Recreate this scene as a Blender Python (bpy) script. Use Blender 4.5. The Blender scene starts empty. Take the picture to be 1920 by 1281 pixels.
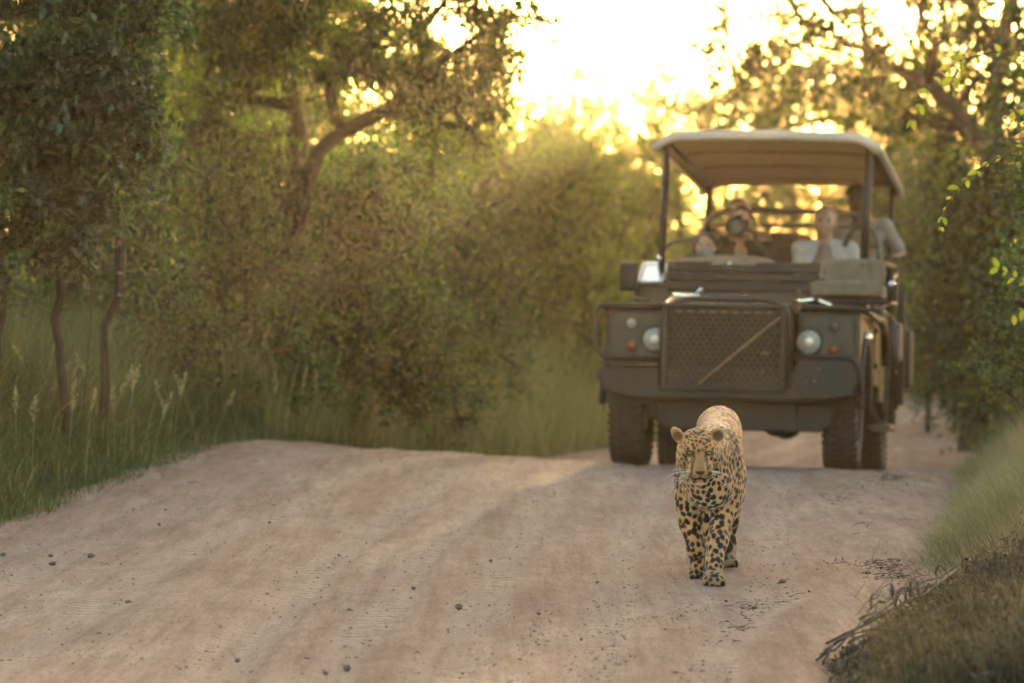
import bpy, bmesh, math, random, time
import numpy as np
from mathutils import Vector, Matrix, Euler, kdtree
R = math.radians
T00 = time.time()
sc = bpy.context.scene
col = sc.collection

# ------------------------------------------------------------------ camera
CAM_Z, F_PX, HORIZON = 1.155, 6933.0, 560.0
cam_data = bpy.data.cameras.new('camera')
cam = bpy.data.objects.new('camera', cam_data); col.objects.link(cam)
cam_data.sensor_width = 36.0
cam_data.lens = 130.0
cam.location = (0, 0, CAM_Z)
cam.rotation_euler = (R(90) - math.atan((640.5 - HORIZON) / F_PX), 0, 0)
cam_data.clip_start = 0.5
cam_data.clip_end = 3000
cam_data.dof.use_dof = True
cam_data.dof.focus_distance = 14.75
cam_data.dof.aperture_fstop = 3.6
sc.camera = cam

# ------------------------------------------------------------------ sky, sun, exposure
SUN_EL, SUN_AZ = 5.4, 6.8            # degrees above the horizon, degrees right of straight ahead (+Y)
world = bpy.data.worlds.new('World'); sc.world = world; world.use_nodes = True
wn = world.node_tree; bg = wn.nodes['Background']
sky = wn.nodes.new('ShaderNodeTexSky'); sky.sky_type = 'NISHITA'; sky.sun_disc = False
sky.sun_elevation = R(SUN_EL); sky.sun_rotation = R(SUN_AZ)
sky.air_density = 1.0; sky.dust_density = 3.2; sky.ozone_density = 1.6; sky.altitude = 0
tint = wn.nodes.new('ShaderNodeMixRGB'); tint.blend_type = 'MULTIPLY'; tint.inputs[0].default_value = 1; tint.inputs[2].default_value = (1.10, .95, .76, 1)   # the whole sky, dusty evening air
wn.links.new(sky.outputs[0], tint.inputs[1]); wn.links.new(tint.outputs[0], bg.inputs[0]); bg.inputs[1].default_value = 0.15
sun_data = bpy.data.lights.new('sun', 'SUN'); sun_data.energy = 3.8; sun_data.angle = R(0.53); sun_data.color = (1.0, 0.68, 0.33)
sun = bpy.data.objects.new('sun', sun_data); col.objects.link(sun)
sd = Vector((math.sin(R(SUN_AZ)) * math.cos(R(SUN_EL)), math.cos(R(SUN_AZ)) * math.cos(R(SUN_EL)), math.sin(R(SUN_EL))))
sun.rotation_euler = sd.to_track_quat('Z', 'Y').to_euler()
sun.location = sd * 50
sc.view_settings.view_transform = 'Standard'; sc.view_settings.look = 'None'
sc.view_settings.gamma = 1.0; sc.view_settings.use_curve_mapping = False
sc.view_settings.exposure = 3.1
cy = sc.cycles
cy.max_bounces = 7; cy.diffuse_bounces = 3; cy.glossy_bounces = 2; cy.transmission_bounces = 3
cy.transparent_max_bounces = 4; cy.volume_bounces = 0; cy.use_adaptive_sampling = False
cy.use_denoising = True; cy.sample_clamp_indirect = 6.0
cy.caustics_reflective = False; cy.caustics_refractive = False
HAZE_DENSITY = 0.00034

# ------------------------------------------------------------------ helpers
def px(x, y, Y):
    """a point of the photograph at distance Y, in metres"""
    return Vector(((x - 960.0) / F_PX * Y, Y, CAM_Z - (y - HORIZON) / F_PX * Y))
def tag(o, label=None, cat=None, group=None, kind=None):
    if label: o['label'] = label
    if cat: o['category'] = cat
    if group: o['group'] = group
    if kind: o['kind'] = kind
    return o
def empty(name, loc=(0, 0, 0), rot=None):
    o = bpy.data.objects.new(name, None); col.objects.link(o); o.location = loc
    if rot: o.rotation_euler = rot
    o.empty_display_size = 0.1
    return o
def link(name, me, mat=None, parent=None):
    o = bpy.data.objects.new(name, me); col.objects.link(o)
    if mat is not None and len(me.materials) == 0: me.materials.append(mat)
    if parent is not None: o.parent = parent
    return o
def mesh_np(name, V, F, mat=None, parent=None, smooth=False, attrs=None):
    """V (N,3); F an (M,k) array or a list of such arrays; attrs {name: (N,) or (N,3)}"""
    V = np.asarray(V, dtype=np.float32)
    Fs = F if isinstance(F, list) else [F]
    Fs = [np.asarray(f, dtype=np.int32) for f in Fs if len(f)]
    me = bpy.data.meshes.new(name)
    me.vertices.add(len(V)); me.vertices.foreach_set('co', V.ravel())
    nl = sum(f.size for f in Fs); nf = sum(len(f) for f in Fs)
    me.loops.add(nl); me.polygons.add(nf)
    me.loops.foreach_set('vertex_index', np.concatenate([f.ravel() for f in Fs]))
    tot = np.concatenate([np.full(len(f), f.shape[1], dtype=np.int32) for f in Fs])
    start = np.concatenate([[0], np.cumsum(tot)[:-1]]).astype(np.int32)
    me.polygons.foreach_set('loop_start', start)
    me.polygons.foreach_set('use_smooth', np.full(nf, bool(smooth)))
    if attrs:
        for k, a in attrs.items():
            a = np.asarray(a, dtype=np.float32)
            if a.ndim == 1:
                at = me.attributes.new(k, 'FLOAT', 'POINT'); at.data.foreach_set('value', a)
            else:
                at = me.attributes.new(k, 'FLOAT_COLOR', 'POINT')
                c = np.ones((len(a), 4), dtype=np.float32); c[:, :3] = a
                at.data.foreach_set('color', c.ravel())
    me.update(calc_edges=True); me.validate()
    return link(name, me, mat, parent)

# ---- materials
def new_mat(name):
    m = bpy.data.materials.new(name); m.use_nodes = True
    nt = m.node_tree; p = nt.nodes['Principled BSDF']
    return m, nt, p
def noise_node(nt, scale, detail=4, rough=.6, coord=None, kind='Object', vec=None):
    n = nt.nodes.new('ShaderNodeTexNoise'); n.inputs['Scale'].default_value = scale
    n.inputs['Detail'].default_value = detail; n.inputs['Roughness'].default_value = rough
    if vec is None:
        tc = nt.nodes.new('ShaderNodeTexCoord'); vec = tc.outputs[kind]
    nt.links.new(vec, n.inputs['Vector'])
    return n
def ramp(nt, fac, stops):
    r = nt.nodes.new('ShaderNodeValToRGB'); e = r.color_ramp.elements
    e[0].position, e[0].color = stops[0][0], (*stops[0][1], 1)
    e[1].position, e[1].color = stops[-1][0], (*stops[-1][1], 1)
    for p_, c_ in stops[1:-1]:
        x = e.new(p_); x.color = (*c_, 1)
    nt.links.new(fac, r.inputs[0]); return r
def bump(nt, p, height, strength=.4, dist=.01):
    b = nt.nodes.new('ShaderNodeBump'); b.inputs['Strength'].default_value = strength; b.inputs['Distance'].default_value = dist
    nt.links.new(height, b.inputs['Height']); nt.links.new(b.outputs[0], p.inputs['Normal']); return b
def simple_mat(name, c1, c2=None, rough=.6, metal=0.0, scale=30, bmp=.15, bdist=.003, spec=.5, coat=0.0):
    m, nt, p = new_mat(name)
    c2 = c2 or tuple(min(1, x * 1.5 + .01) for x in c1)
    n = noise_node(nt, scale, 5, .65)
    r = ramp(nt, n.outputs['Fac'], [(.3, c1), (.72, c2)])
    nt.links.new(r.outputs[0], p.inputs['Base Color'])
    p.inputs['Roughness'].default_value = rough; p.inputs['Metallic'].default_value = metal
    p.inputs['Specular IOR Level'].default_value = spec
    p.inputs['Coat Weight'].default_value = coat
    if bmp: bump(nt, p, n.outputs['Fac'], bmp, bdist)
    return m
def leaf_mat(name, stops, trans=.5, rough=.42, spec=.45, tcol=(1.7, 2.1, .65)):
    """leaf: colour by the leaf's own random number, light shines through"""
    m, nt, p = new_mat(name)
    a = nt.nodes.new('ShaderNodeAttribute'); a.attribute_name = 'var'
    r = ramp(nt, a.outputs['Fac'], stops)
    n = noise_node(nt, 60, 2, .5)
    mx = nt.nodes.new('ShaderNodeMixRGB'); mx.blend_type = 'MULTIPLY'; mx.inputs[0].default_value = .5
    r2 = ramp(nt, n.outputs['Fac'], [(.25, (.55, .55, .5)), (.75, (1.0, 1.0, 1.0))])
    nt.links.new(r.outputs[0], mx.inputs[1]); nt.links.new(r2.outputs[0], mx.inputs[2])
    nt.links.new(mx.outputs[0], p.inputs['Base Color'])
    p.inputs['Roughness'].default_value = rough; p.inputs['Specular IOR Level'].default_value = spec
    t = nt.nodes.new('ShaderNodeBsdfTranslucent')
    mt = nt.nodes.new('ShaderNodeMixRGB'); mt.blend_type = 'MULTIPLY'; mt.inputs[0].default_value = 1
    mt.inputs[2].default_value = (*tcol, 1)
    nt.links.new(mx.outputs[0], mt.inputs[1]); nt.links.new(mt.outputs[0], t.inputs[0])
    ms = nt.nodes.new('ShaderNodeMixShader'); ms.inputs[0].default_value = trans
    nt.links.new(p.outputs[0], ms.inputs[1]); nt.links.new(t.outputs[0], ms.inputs[2])
    nt.links.new(ms.outputs[0], nt.nodes['Material Output'].inputs['Surface'])
    return m

# ---- numeric noise
def vnoise(P, seed=0):
    P = np.asarray(P, dtype=np.float64)
    i = np.floor(P).astype(np.int64); f = P - i; u = f * f * (3 - 2 * f)
    def h(ix, iy, iz):
        n = (ix * 73856093) ^ (iy * 19349663) ^ (iz * 83492791) ^ (seed * 2654435761)
        n = (n ^ (n >> 13)) * 1274126177 & 0x7fffffff
        n = (n ^ (n >> 16)) & 0xffff
        return n / 65535.0
    r = 0
    for dx in (0, 1):
        for dy in (0, 1):
            for dz in (0, 1):
                w = (u[:, 0] if dx else 1 - u[:, 0]) * (u[:, 1] if dy else 1 - u[:, 1]) * (u[:, 2] if dz else 1 - u[:, 2])
                r = r + w * h(i[:, 0] + dx, i[:, 1] + dy, i[:, 2] + dz)
    return r
def vn1(x, seed=0):
    x = np.atleast_1d(np.asarray(x, dtype=np.float64))
    return vnoise(np.stack([x, x * 0, x * 0], 1), seed)
def sstep(a, b, x):
    t = np.clip((np.asarray(x, dtype=np.float64) - a) / (b - a), 0, 1); return t * t * (3 - 2 * t)

# ---- tubes
def tube_arrays(pts, radii, n=8, cap=True):
    P = np.asarray(pts, dtype=np.float64); m = len(P)
    radii = np.full(m, radii) if np.isscalar(radii) else np.asarray(radii, dtype=np.float64)
    tang = np.zeros_like(P); tang[1:-1] = P[2:] - P[:-2]; tang[0] = P[1] - P[0]; tang[-1] = P[-1] - P[-2]
    tang /= np.linalg.norm(tang, axis=1)[:, None] + 1e-12
    ref = np.array([0, 0, 1.0]) if abs(tang[0][2]) < .9 else np.array([1.0, 0, 0])
    V = []
    a = np.cross(tang[0], ref); a /= np.linalg.norm(a)
    ang = np.arange(n) / n * 2 * np.pi
    for k in range(m):
        a = a - tang[k] * a.dot(tang[k]); a /= np.linalg.norm(a) + 1e-12
        b = np.cross(tang[k], a)
        V.append(P[k] + radii[k] * (np.cos(ang)[:, None] * a + np.sin(ang)[:, None] * b))
    V = np.concatenate(V)
    F = []
    j = np.arange(n); j2 = (j + 1) % n
    for k in range(m - 1):
        F.append(np.stack([k * n + j, k * n + j2, (k + 1) * n + j2, (k + 1) * n + j], 1))
    F = np.concatenate(F)
    T = np.zeros((0, 3), dtype=int)
    if cap:
        V = np.vstack([V, P[:1], P[-1:]]); c0 = len(V) - 2
        T = np.concatenate([np.stack([j2, j, np.full(n, c0)], 1), np.stack([(m - 1) * n + j, (m - 1) * n + j2, np.full(n, c0 + 1)], 1)])
    return V, F, T
class Acc:
    """collects pieces of one mesh"""
    def __init__(s): s.V = []; s.Q = []; s.T = []; s.A = []; s.n = 0
    def add(s, V, Q=None, T=None, a=None):
        V = np.asarray(V, dtype=np.float64)
        if Q is not None and len(Q): s.Q.append(np.asarray(Q) + s.n)
        if T is not None and len(T): s.T.append(np.asarray(T) + s.n)
        s.V.append(V); s.n += len(V)
        s.A.append(np.zeros(len(V)) if a is None else np.broadcast_to(a, (len(V),)).astype(float))
    def tube(s, pts, r, n=8, a=None, cap=True):
        V, F, T = tube_arrays(pts, r, n, cap); s.add(V, F, T, a)
    def build(s, name, mat, parent=None, smooth=False):
        F = []
        if s.Q: F.append(np.concatenate(s.Q))
        if s.T: F.append(np.concatenate(s.T))
        return mesh_np(name, np.concatenate(s.V), F, mat, parent, smooth, {'var': np.concatenate(s.A)})

# ---- terrain
LEFT = [(-3.4, 6), (-3.25, 11), (-2.95, 15), (-2.55, 19), (-2.15, 22.4), (-1.88, 25.3), (-1.0, 31), (.2, 36), (1.8, 43), (3.7, 51), (5.0, 58), (6.6, 63), (10, 67), (22, 70)]
RIGHT = [(.2, 6), (.85, 11), (1.65, 14.8), (2.1, 18), (2.65, 22), (3.2, 26), (4.0, 31), (4.7, 36), (5.7, 43), (6.8, 51), (7.8, 58), (9.2, 60.5), (12, 62), (22, 64)]
LA, RA = np.array(LEFT, float), np.array(RIGHT, float)
def XL(Y): return np.interp(Y, LA[:11, 1], LA[:11, 0])
def XR(Y): return np.interp(Y, RA[:11, 1], RA[:11, 0])
def base_height(X, Y):
    X = np.atleast_1d(np.asarray(X, float)); Y = np.atleast_1d(np.asarray(Y, float))
    z = -0.44 * sstep(24.2, 34.5, Y) - 0.10 * sstep(36, 50, Y) + 0.12 * sstep(52, 64, Y)
    cs = np.where(X < 1, .062 * (1 - np.clip(X, -4, 1)), -.02 * (np.clip(X, 1, 5) - 1))
    z = z + cs * sstep(17, 24, Y) * (1 - .6 * sstep(28, 36, Y))
    z = z + .02 * (vnoise(np.stack([X * .7, Y * .35, X * 0], 1), 3) - .5)
    z = z + 2.0 * sstep(110, 400, Y)
    return z
def ground_height(X, Y):
    X = np.atleast_1d(np.asarray(X, float)); Y = np.atleast_1d(np.asarray(Y, float))
    z = base_height(X, Y)
    dl = XL(Y) - X; dr = X - XR(Y)
    wob = .22 * (vn1(Y * 1.1, 5) - .5) + .12 * (vn1(Y * 4, 6) - .5)
    far = Y > 60
    dmax = np.maximum(dl, dr) + wob
    z = z + .10 * sstep(-.05, .35, dmax) + .10 * sstep(.3, 2.0, np.where(far, 1, dmax))
    z = z + (.13 + .15 * sstep(13.5, 16, Y)) * sstep(.1, 2.2, np.where(far, 0, dr)) * (1 - sstep(22, 30, Y))
    z = np.where((dmax < .25) & ~far, z - .07 * (1 - sstep(-.10, .25, dmax)), z)
    z = z + np.where(far, -.08 * (1 - sstep(6, 10, np.abs(Y - 66))) , 0)
    z = z + .05 * (vnoise(np.stack([X * 2, Y * 2, X * 0], 1), 8) - .5) * sstep(.1, .8, dmax)
    return z
def gz(x, y): return float(ground_height([x], [y])[0])

# ================================================================== GROUND AND ROAD
rng = np.random.default_rng(7)
def axis(segs):
    out = []
    for a, b, n in segs: out.append(np.linspace(a, b, n, endpoint=False))
    return np.concatenate(out + [[segs[-1][1]]])
gx = axis([(-900, -40, 24), (-40, -8, 40), (-8, 12, 100), (12, 40, 50), (40, 900, 24)])
gy = axis([(-300, -20, 10), (-20, 6, 26), (6, 36, 130), (36, 75, 70), (75, 140, 50), (140, 1800, 40)])
GX, GY = np.meshgrid(gx, gy, indexing='ij')
GZ = ground_height(GX.ravel(), GY.ravel())
nx, ny = GX.shape
ii, jj = np.meshgrid(np.arange(nx - 1), np.arange(ny - 1), indexing='ij')
q = np.stack([ii * ny + jj, (ii + 1) * ny + jj, (ii + 1) * ny + jj + 1, ii * ny + jj + 1], -1).reshape(-1, 4)
m_soil, nt, p = new_mat('bush_soil')
n1 = noise_node(nt, 3.0, 6, .65); n2 = noise_node(nt, 45, 5, .7)
r1 = ramp(nt, n1.outputs['Fac'], [(.3, (.050, .045, .024)), (.5, (.085, .066, .038)), (.7, (.19, .135, .088))])
r2 = ramp(nt, n2.outputs['Fac'], [(.3, (.5, .5, .5)), (.7, (1, 1, 1))])
mx = nt.nodes.new('ShaderNodeMixRGB'); mx.blend_type = 'MULTIPLY'; mx.inputs[0].default_value = .7
nt.links.new(r1.outputs[0], mx.inputs[1]); nt.links.new(r2.outputs[0], mx.inputs[2]); nt.links.new(mx.outputs[0], p.inputs['Base Color'])
p.inputs['Roughness'].default_value = .95
bump(nt, p, n2.outputs['Fac'], .6, .02)
g = mesh_np('ground', np.stack([GX.ravel(), GY.ravel(), GZ], 1), q, m_soil, None, True)
tag(g, kind='structure')

# ---- the road sheet with its ruts
TRACKS = [  # centre line points (X, Y), half width, depth
    ([(-1.15, 6), (-.92, 11), (-.83, 16), (-.33, 23), (.75, 28), (2.1, 36), (4.4, 48), (6.3, 58)], .12, .017),
    ([(-2.45, 6), (-2.25, 11), (-2.0, 16), (-1.4, 23), (-.3, 28), (1.2, 36), (3.6, 48), (5.6, 58)], .13, .012),
    ([(-1.75, 6), (-1.62, 11), (-1.45, 17), (-.75, 23.5), (.3, 28), (1.6, 36)], .10, .009),
    ([(-.35, 6), (-.22, 11), (-.05, 16), (.35, 23), (1.35, 28), (2.6, 36), (4.9, 48), (6.6, 58)], .12, .012),
    ([(.1, 6), (.25, 11), (.45, 16), (.95, 23), (1.9, 28), (3.1, 36), (5.2, 48)], .10, .009),
    ([(.55, 6), (.90, 11.5), (1.27, 13.8), (1.42, 15.5), (1.56, 17.5), (1.62, 20), (2.0, 24), (2.7, 30), (3.7, 40), (5.9, 52)], .055, -.010),
    ([(-.60, 6), (-.55, 11), (-.42, 16), (0, 23)], .09, .008),
    ([(-2.9, 6), (-2.65, 11), (-2.3, 16), (-1.8, 21), (-1.0, 26)], .11, .010),
    ([(.35, 6), (.62, 11.5), (.98, 14), (1.2, 17), (1.4, 20), (1.8, 24)], .10, .009),
]
ts = axis([(6, 38, 480), (38, 58, 90)])
pre = [(float(XL(t)), t, float(XR(t)), t) for t in ts]
post = [(5.9, 61, 8.3, 59.4), (6.6, 63, 9.2, 60.5), (8.2, 65.4, 10.5, 61.4), (10, 67, 12, 62), (14, 68.6, 16, 63), (22, 70, 22, 64)]
rows = np.array(pre + post)
NS = 132
s = np.linspace(0, 1, NS)
wl = .35 / np.maximum(rows[:, 2] - rows[:, 0], 1)
S = -wl[:, None] + s[None, :] * (1 + 2 * wl[:, None])
RX = rows[:, 0][:, None] * (1 - S) + rows[:, 2][:, None] * S
RY = rows[:, 1][:, None] * (1 - S) + rows[:, 3][:, None] * S
fx, fy = RX.ravel(), RY.ravel()
RZ = base_height(fx, fy)
mask = np.zeros_like(fx); lat = np.zeros_like(fx); loose = np.zeros_like(fx)
for pts, hw, dep in TRACKS:
    A = np.array(pts, float); tx = np.interp(fy, A[:, 1], A[:, 0]) + .05 * (vn1(fy * .5, 11) - .5)
    d = (fx - tx) / hw
    inr = (fy < A[-1, 1] + 1)
    RZ += inr * 1.05 * (-dep * np.exp(-(d / .9) ** 4) + .55 * abs(dep) * np.exp(-((np.abs(d) - 1.45) / .4) ** 2))
    k = np.exp(-(d / 1.0) ** 6) * inr * (0 if dep < 0 else 1)
    loose = np.maximum(loose, inr * np.exp(-((np.abs(d) - 1.35) / .35) ** 2) * (.35 + .65 * sstep(.35, .6, vnoise(np.stack([fx * 3, fy * .8, fx * 0], 1), 61))))
    lat = np.where(k > mask, d, lat); mask = np.maximum(mask, k)
P3 = np.stack([fx, fy, fx * 0], 1)
RZ += .007 * (vnoise(P3 * [3.2, .9, 1], 21) - .5) + .007 * (vnoise(P3 * [9, 4, 1], 22) - .5) + .005 * (vnoise(P3 * [26, 16, 1], 23) - .5)
edge = np.minimum(S, 1 - S).ravel() * (np.repeat(rows[:, 2] - rows[:, 0], NS))
RZ += .012 - .05 * (1 - sstep(-.3, .15, edge)) + .035 * np.exp(-((edge - .25) / .22) ** 2) * (vnoise(P3 * [2, 1, 1], 24))
nrow = len(rows)
ii, jj = np.meshgrid(np.arange(nrow - 1), np.arange(NS - 1), indexing='ij')
q = np.stack([ii * NS + jj, ii * NS + jj + 1, (ii + 1) * NS + jj + 1, (ii + 1) * NS + jj], -1).reshape(-1, 4)
def float1(a): return float(np.ravel(a)[0])
def road_z(x, y):
    return base_height(x, y) + .012

m_road, nt, p = new_mat('sandy_dirt')
L = nt.links
tc = nt.nodes.new('ShaderNodeTexCoord')
mp = nt.nodes.new('ShaderNodeMapping'); mp.inputs['Scale'].default_value = (1.0, .28, 1.0); mp.inputs['Rotation'].default_value = (0, 0, R(3))
L.new(tc.outputs['Object'], mp.inputs[0])
n1 = noise_node(nt, 2.2, 6, .62, vec=mp.outputs[0])
n2 = noise_node(nt, 9, 6, .7, vec=mp.outputs[0])
n3 = noise_node(nt, 120, 4, .7, vec=tc.outputs['Object'])
n4 = noise_node(nt, 26, 5, .75, vec=tc.outputs['Object'])
r1 = ramp(nt, n1.outputs['Fac'], [(.28, (.35, .235, .185)), (.45, (.42, .30, .24)), (.6, (.47, .35, .285)), (.75, (.54, .42, .345))])
r2 = ramp(nt, n2.outputs['Fac'], [(.30, (.70, .66, .62)), (.55, (.98, .97, .96)), (.72, (1.16, 1.15, 1.13))])
r3 = ramp(nt, n3.outputs['Fac'], [(.36, (.62, .58, .55)), (.48, (1, 1, 1)), (.66, (1.12, 1.11, 1.10))])
mA = nt.nodes.new('ShaderNodeMixRGB'); mA.blend_type = 'MULTIPLY'; mA.inputs[0].default_value = .9
mB = nt.nodes.new('ShaderNodeMixRGB'); mB.blend_type = 'MULTIPLY'; mB.inputs[0].default_value = .8
L.new(r1.outputs[0], mA.inputs[1]); L.new(r2.outputs[0], mA.inputs[2]); L.new(mA.outputs[0], mB.inputs[1]); L.new(r3.outputs[0], mB.inputs[2])
mp2 = nt.nodes.new('ShaderNodeMapping'); mp2.inputs['Scale'].default_value = (1.0, .045, 1.0); mp2.inputs['Rotation'].default_value = (0, 0, R(-2)); L.new(tc.outputs['Object'], mp2.inputs[0])
n5 = noise_node(nt, 17, 8, .78, vec=mp2.outputs[0]); r5 = ramp(nt, n5.outputs['Fac'], [(.34, (.66, .62, .59)), (.5, (1, 1, 1)), (.68, (1.16, 1.15, 1.14))])
mS = nt.nodes.new('ShaderNodeMixRGB'); mS.blend_type = 'MULTIPLY'; mS.inputs[0].default_value = .8; L.new(mB.outputs[0], mS.inputs[1]); L.new(r5.outputs[0], mS.inputs[2])
mp3 = nt.nodes.new('ShaderNodeMapping'); mp3.inputs['Scale'].default_value = (1.0, .16, 1.0); L.new(tc.outputs['Object'], mp3.inputs[0])
n6 = noise_node(nt, 75, 5, .8, vec=mp3.outputs[0]); r6 = ramp(nt, n6.outputs['Fac'], [(.34, (.58, .54, .51)), (.46, (1, 1, 1)), (.7, (1.12, 1.12, 1.12))])
mT = nt.nodes.new('ShaderNodeMixRGB'); mT.blend_type = 'MULTIPLY'; mT.inputs[0].default_value = .9; L.new(mS.outputs[0], mT.inputs[1]); L.new(r6.outputs[0], mT.inputs[2]); mB = mT
# crumbs of darker earth
vo = nt.nodes.new('ShaderNodeTexVoronoi'); vo.inputs['Scale'].default_value = 34; vo.inputs['Randomness'].default_value = 1
L.new(tc.outputs['Object'], vo.inputs['Vector'])
cr = ramp(nt, vo.outputs['Distance'], [(.10, (1, 1, 1)), (.17, (0, 0, 0))])
cm = ramp(nt, n2.outputs['Fac'], [(.50, (0, 0, 0)), (.66, (1, 1, 1))])
cmul = nt.nodes.new('ShaderNodeMath'); cmul.operation = 'MULTIPLY'; L.new(cr.outputs[0], cmul.inputs[0]); L.new(cm.outputs[0], cmul.inputs[1])
mC = nt.nodes.new('ShaderNodeMixRGB'); mC.inputs[2].default_value = (.12, .075, .05, 1)
L.new(cmul.outputs[0], mC.inputs[0]); L.new(mB.outputs[0], mC.inputs[1])
at0 = nt.nodes.new('ShaderNodeAttribute'); at0.attribute_name = 'track'; sp0 = nt.nodes.new('ShaderNodeSeparateColor'); L.new(at0.outputs['Color'], sp0.inputs[0])
km = nt.nodes.new('ShaderNodeMath'); km.operation = 'MULTIPLY'; km.inputs[1].default_value = .28; L.new(sp0.outputs[0], km.inputs[0])
mD = nt.nodes.new('ShaderNodeMixRGB'); mD.inputs[2].default_value = (.56, .44, .36, 1); L.new(km.outputs[0], mD.inputs[0]); L.new(mC.outputs[0], mD.inputs[1])  # lighter compacted soil; the tone also stands in for weak rut shading
at1 = nt.nodes.new('ShaderNodeAttribute'); at1.attribute_name = 'loose'
kl = nt.nodes.new('ShaderNodeMath'); kl.operation = 'MULTIPLY'; kl.inputs[1].default_value = .22; L.new(at1.outputs['Fac'], kl.inputs[0])
mE = nt.nodes.new('ShaderNodeMixRGB'); mE.inputs[2].default_value = (.27, .175, .125, 1); L.new(kl.outputs[0], mE.inputs[0]); L.new(mD.outputs[0], mE.inputs[1])  # loosened reddish soil; darkened rims also stand in for shade along ridges
L.new(mE.outputs[0], p.inputs['Base Color'])
p.inputs['Roughness'].default_value = .93; p.inputs['Specular IOR Level'].default_value = .2
at = nt.nodes.new('ShaderNodeAttribute'); at.attribute_name = 'track'
sp = nt.nodes.new('ShaderNodeSeparateColor'); L.new(at.outputs['Color'], sp.inputs[0])
# tread marks: bars across the rut, slightly swept, broken up by noise
ab = nt.nodes.new('ShaderNodeMath'); ab.operation = 'ABSOLUTE'; L.new(sp.outputs[1], ab.inputs[0])
mu = nt.nodes.new('ShaderNodeMath'); mu.operation = 'MULTIPLY_ADD'; L.new(ab.outputs[0], mu.inputs[0]); mu.inputs[1].default_value = .045; L.new(sp.outputs[2], mu.inputs[2])
sc1 = nt.nodes.new('ShaderNodeMath'); sc1.operation = 'MULTIPLY'; L.new(mu.outputs[0], sc1.inputs[0]); sc1.inputs[1].default_value = 2 * math.pi / .085
sn = nt.nodes.new('ShaderNodeMath'); sn.operation = 'SINE'; L.new(sc1.outputs[0], sn.inputs[0])
pat = ramp(nt, n1.outputs['Fac'], [(.45, (.0, .0, .0)), (.62, (1, 1, 1))])
m1 = nt.nodes.new('ShaderNodeMath'); m1.operation = 'MULTIPLY'; L.new(sn.outputs[0], m1.inputs[0]); L.new(sp.outputs[0], m1.inputs[1])
m2 = nt.nodes.new('ShaderNodeMath'); m2.operation = 'MULTIPLY'; L.new(m1.outputs[0], m2.inputs[0]); L.new(pat.outputs[0], m2.inputs[1])
h1 = nt.nodes.new('ShaderNodeMath'); h1.operation = 'MULTIPLY_ADD'; L.new(m2.outputs[0], h1.inputs[0]); h1.inputs[1].default_value = 1.1; L.new(n4.outputs['Fac'], h1.inputs[2])
h2 = nt.nodes.new('ShaderNodeMath'); h2.operation = 'MULTIPLY_ADD'; L.new(n3.outputs['Fac'], h2.inputs[0]); h2.inputs[1].default_value = .7; L.new(h1.outputs[0], h2.inputs[2])
bump(nt, p, h2.outputs[0], 1.0, .030)
rd = mesh_np('dirt_road', np.stack([fx, fy, RZ], 1), q, m_road, None, True, {'track': np.stack([mask, lat, fy], 1), 'loose': loose})
tag(rd, kind='structure')

# ---- loose stones on the road
m_stone = simple_mat('dark_stone', (.07, .052, .040), (.26, .19, .145), .9, scale=40, bmp=.5, spec=.1)
def stone_mesh(seed):
    r = np.random.default_rng(seed); bm = bmesh.new(); bmesh.ops.create_icosphere(bm, subdivisions=2, radius=1)
    for v in bm.verts:
        k = 1 + 1.0 * (float(vnoise(np.array([[*(v.co * 1.6)]]) + seed, seed)[0]) - .5)
        v.co *= k
    me = bpy.data.meshes.new('stone'); bm.to_mesh(me); bm.free(); me.materials.append(m_stone); return me
smesh = [stone_mesh(k) for k in range(6)]
big = [(298, 984), (250, 922), (95, 1042), (98, 1058), (170, 1044), (405, 870), (655, 1148), (775, 1104), (1000, 940), (1040, 925), (650, 1255), (575, 1238), (445, 1240), (470, 1262),
       (500, 1256), (610, 1264), (1010, 1092 + 60), (1500, 930), (1467, 1092), (1540, 1114), (1375, 1210), (1414, 1228), (505, 980), (356, 1010), (590, 1172), (577, 1192), (5, 1040), (715, 865),
       (1090, 1200), (1268, 1265), (1318, 1242), (1412, 1250), (1120, 1092), (920, 1052), (860, 1140), (240, 1130), (185, 1190), (310, 950), (512, 945), (540, 930), (635, 1042), (1030, 1010), (60, 975), (1415, 1140), (635, 1000)]
for k, (x, y) in enumerate(big):
    Y = 1.143 * F_PX / (y - HORIZON); X = (x - 960) / F_PX * Y
    for _ in range(3):
        Y = (CAM_Z - float1(road_z(X, Y))) * F_PX / (y - HORIZON); X = (x - 960) / F_PX * Y
    o = link('stone', smesh[k % 6]); sz = .006 + .008 * rng.random() ** 2
    if (x, y) in ((655, 1148), (650, 1255), (98, 1058), (1467, 1092)): sz = .0125
    o.scale = (sz * 1.2, sz, sz * .75); o.rotation_euler = (rng.random() * .5, rng.random() * .5, rng.random() * 6)
    o.location = (X, Y, float1(road_z(X, Y)) + sz * .12)
    tag(o, {(655, 1148): 'brownish stone lying alone in mid road, largest left of the leopard', (650, 1255): 'pointed dark stone on the road at the bottom edge of the picture', (98, 1058): 'dark stone by the left picture edge, lower one of a close pair',
            (1467, 1092): 'flat dark stone on the road just right of the leopard front paws', (95, 1042): 'dark stone by the left picture edge, upper one of a close pair', (170, 1044): 'dark stone right of the close pair near the left picture edge',
            (775, 1104): 'dark stone left of the leopard, right of the brownish lone stone', (1000, 940): 'dark crumb of stone left of the leopard head, lower of two', (1040, 925): 'dark crumb of stone left of the leopard head, upper of two'}.get((x, y), 'small dark stone lying loose on the sandy road'), 'stone', 'dark stones scattered over the dirt road')
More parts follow.
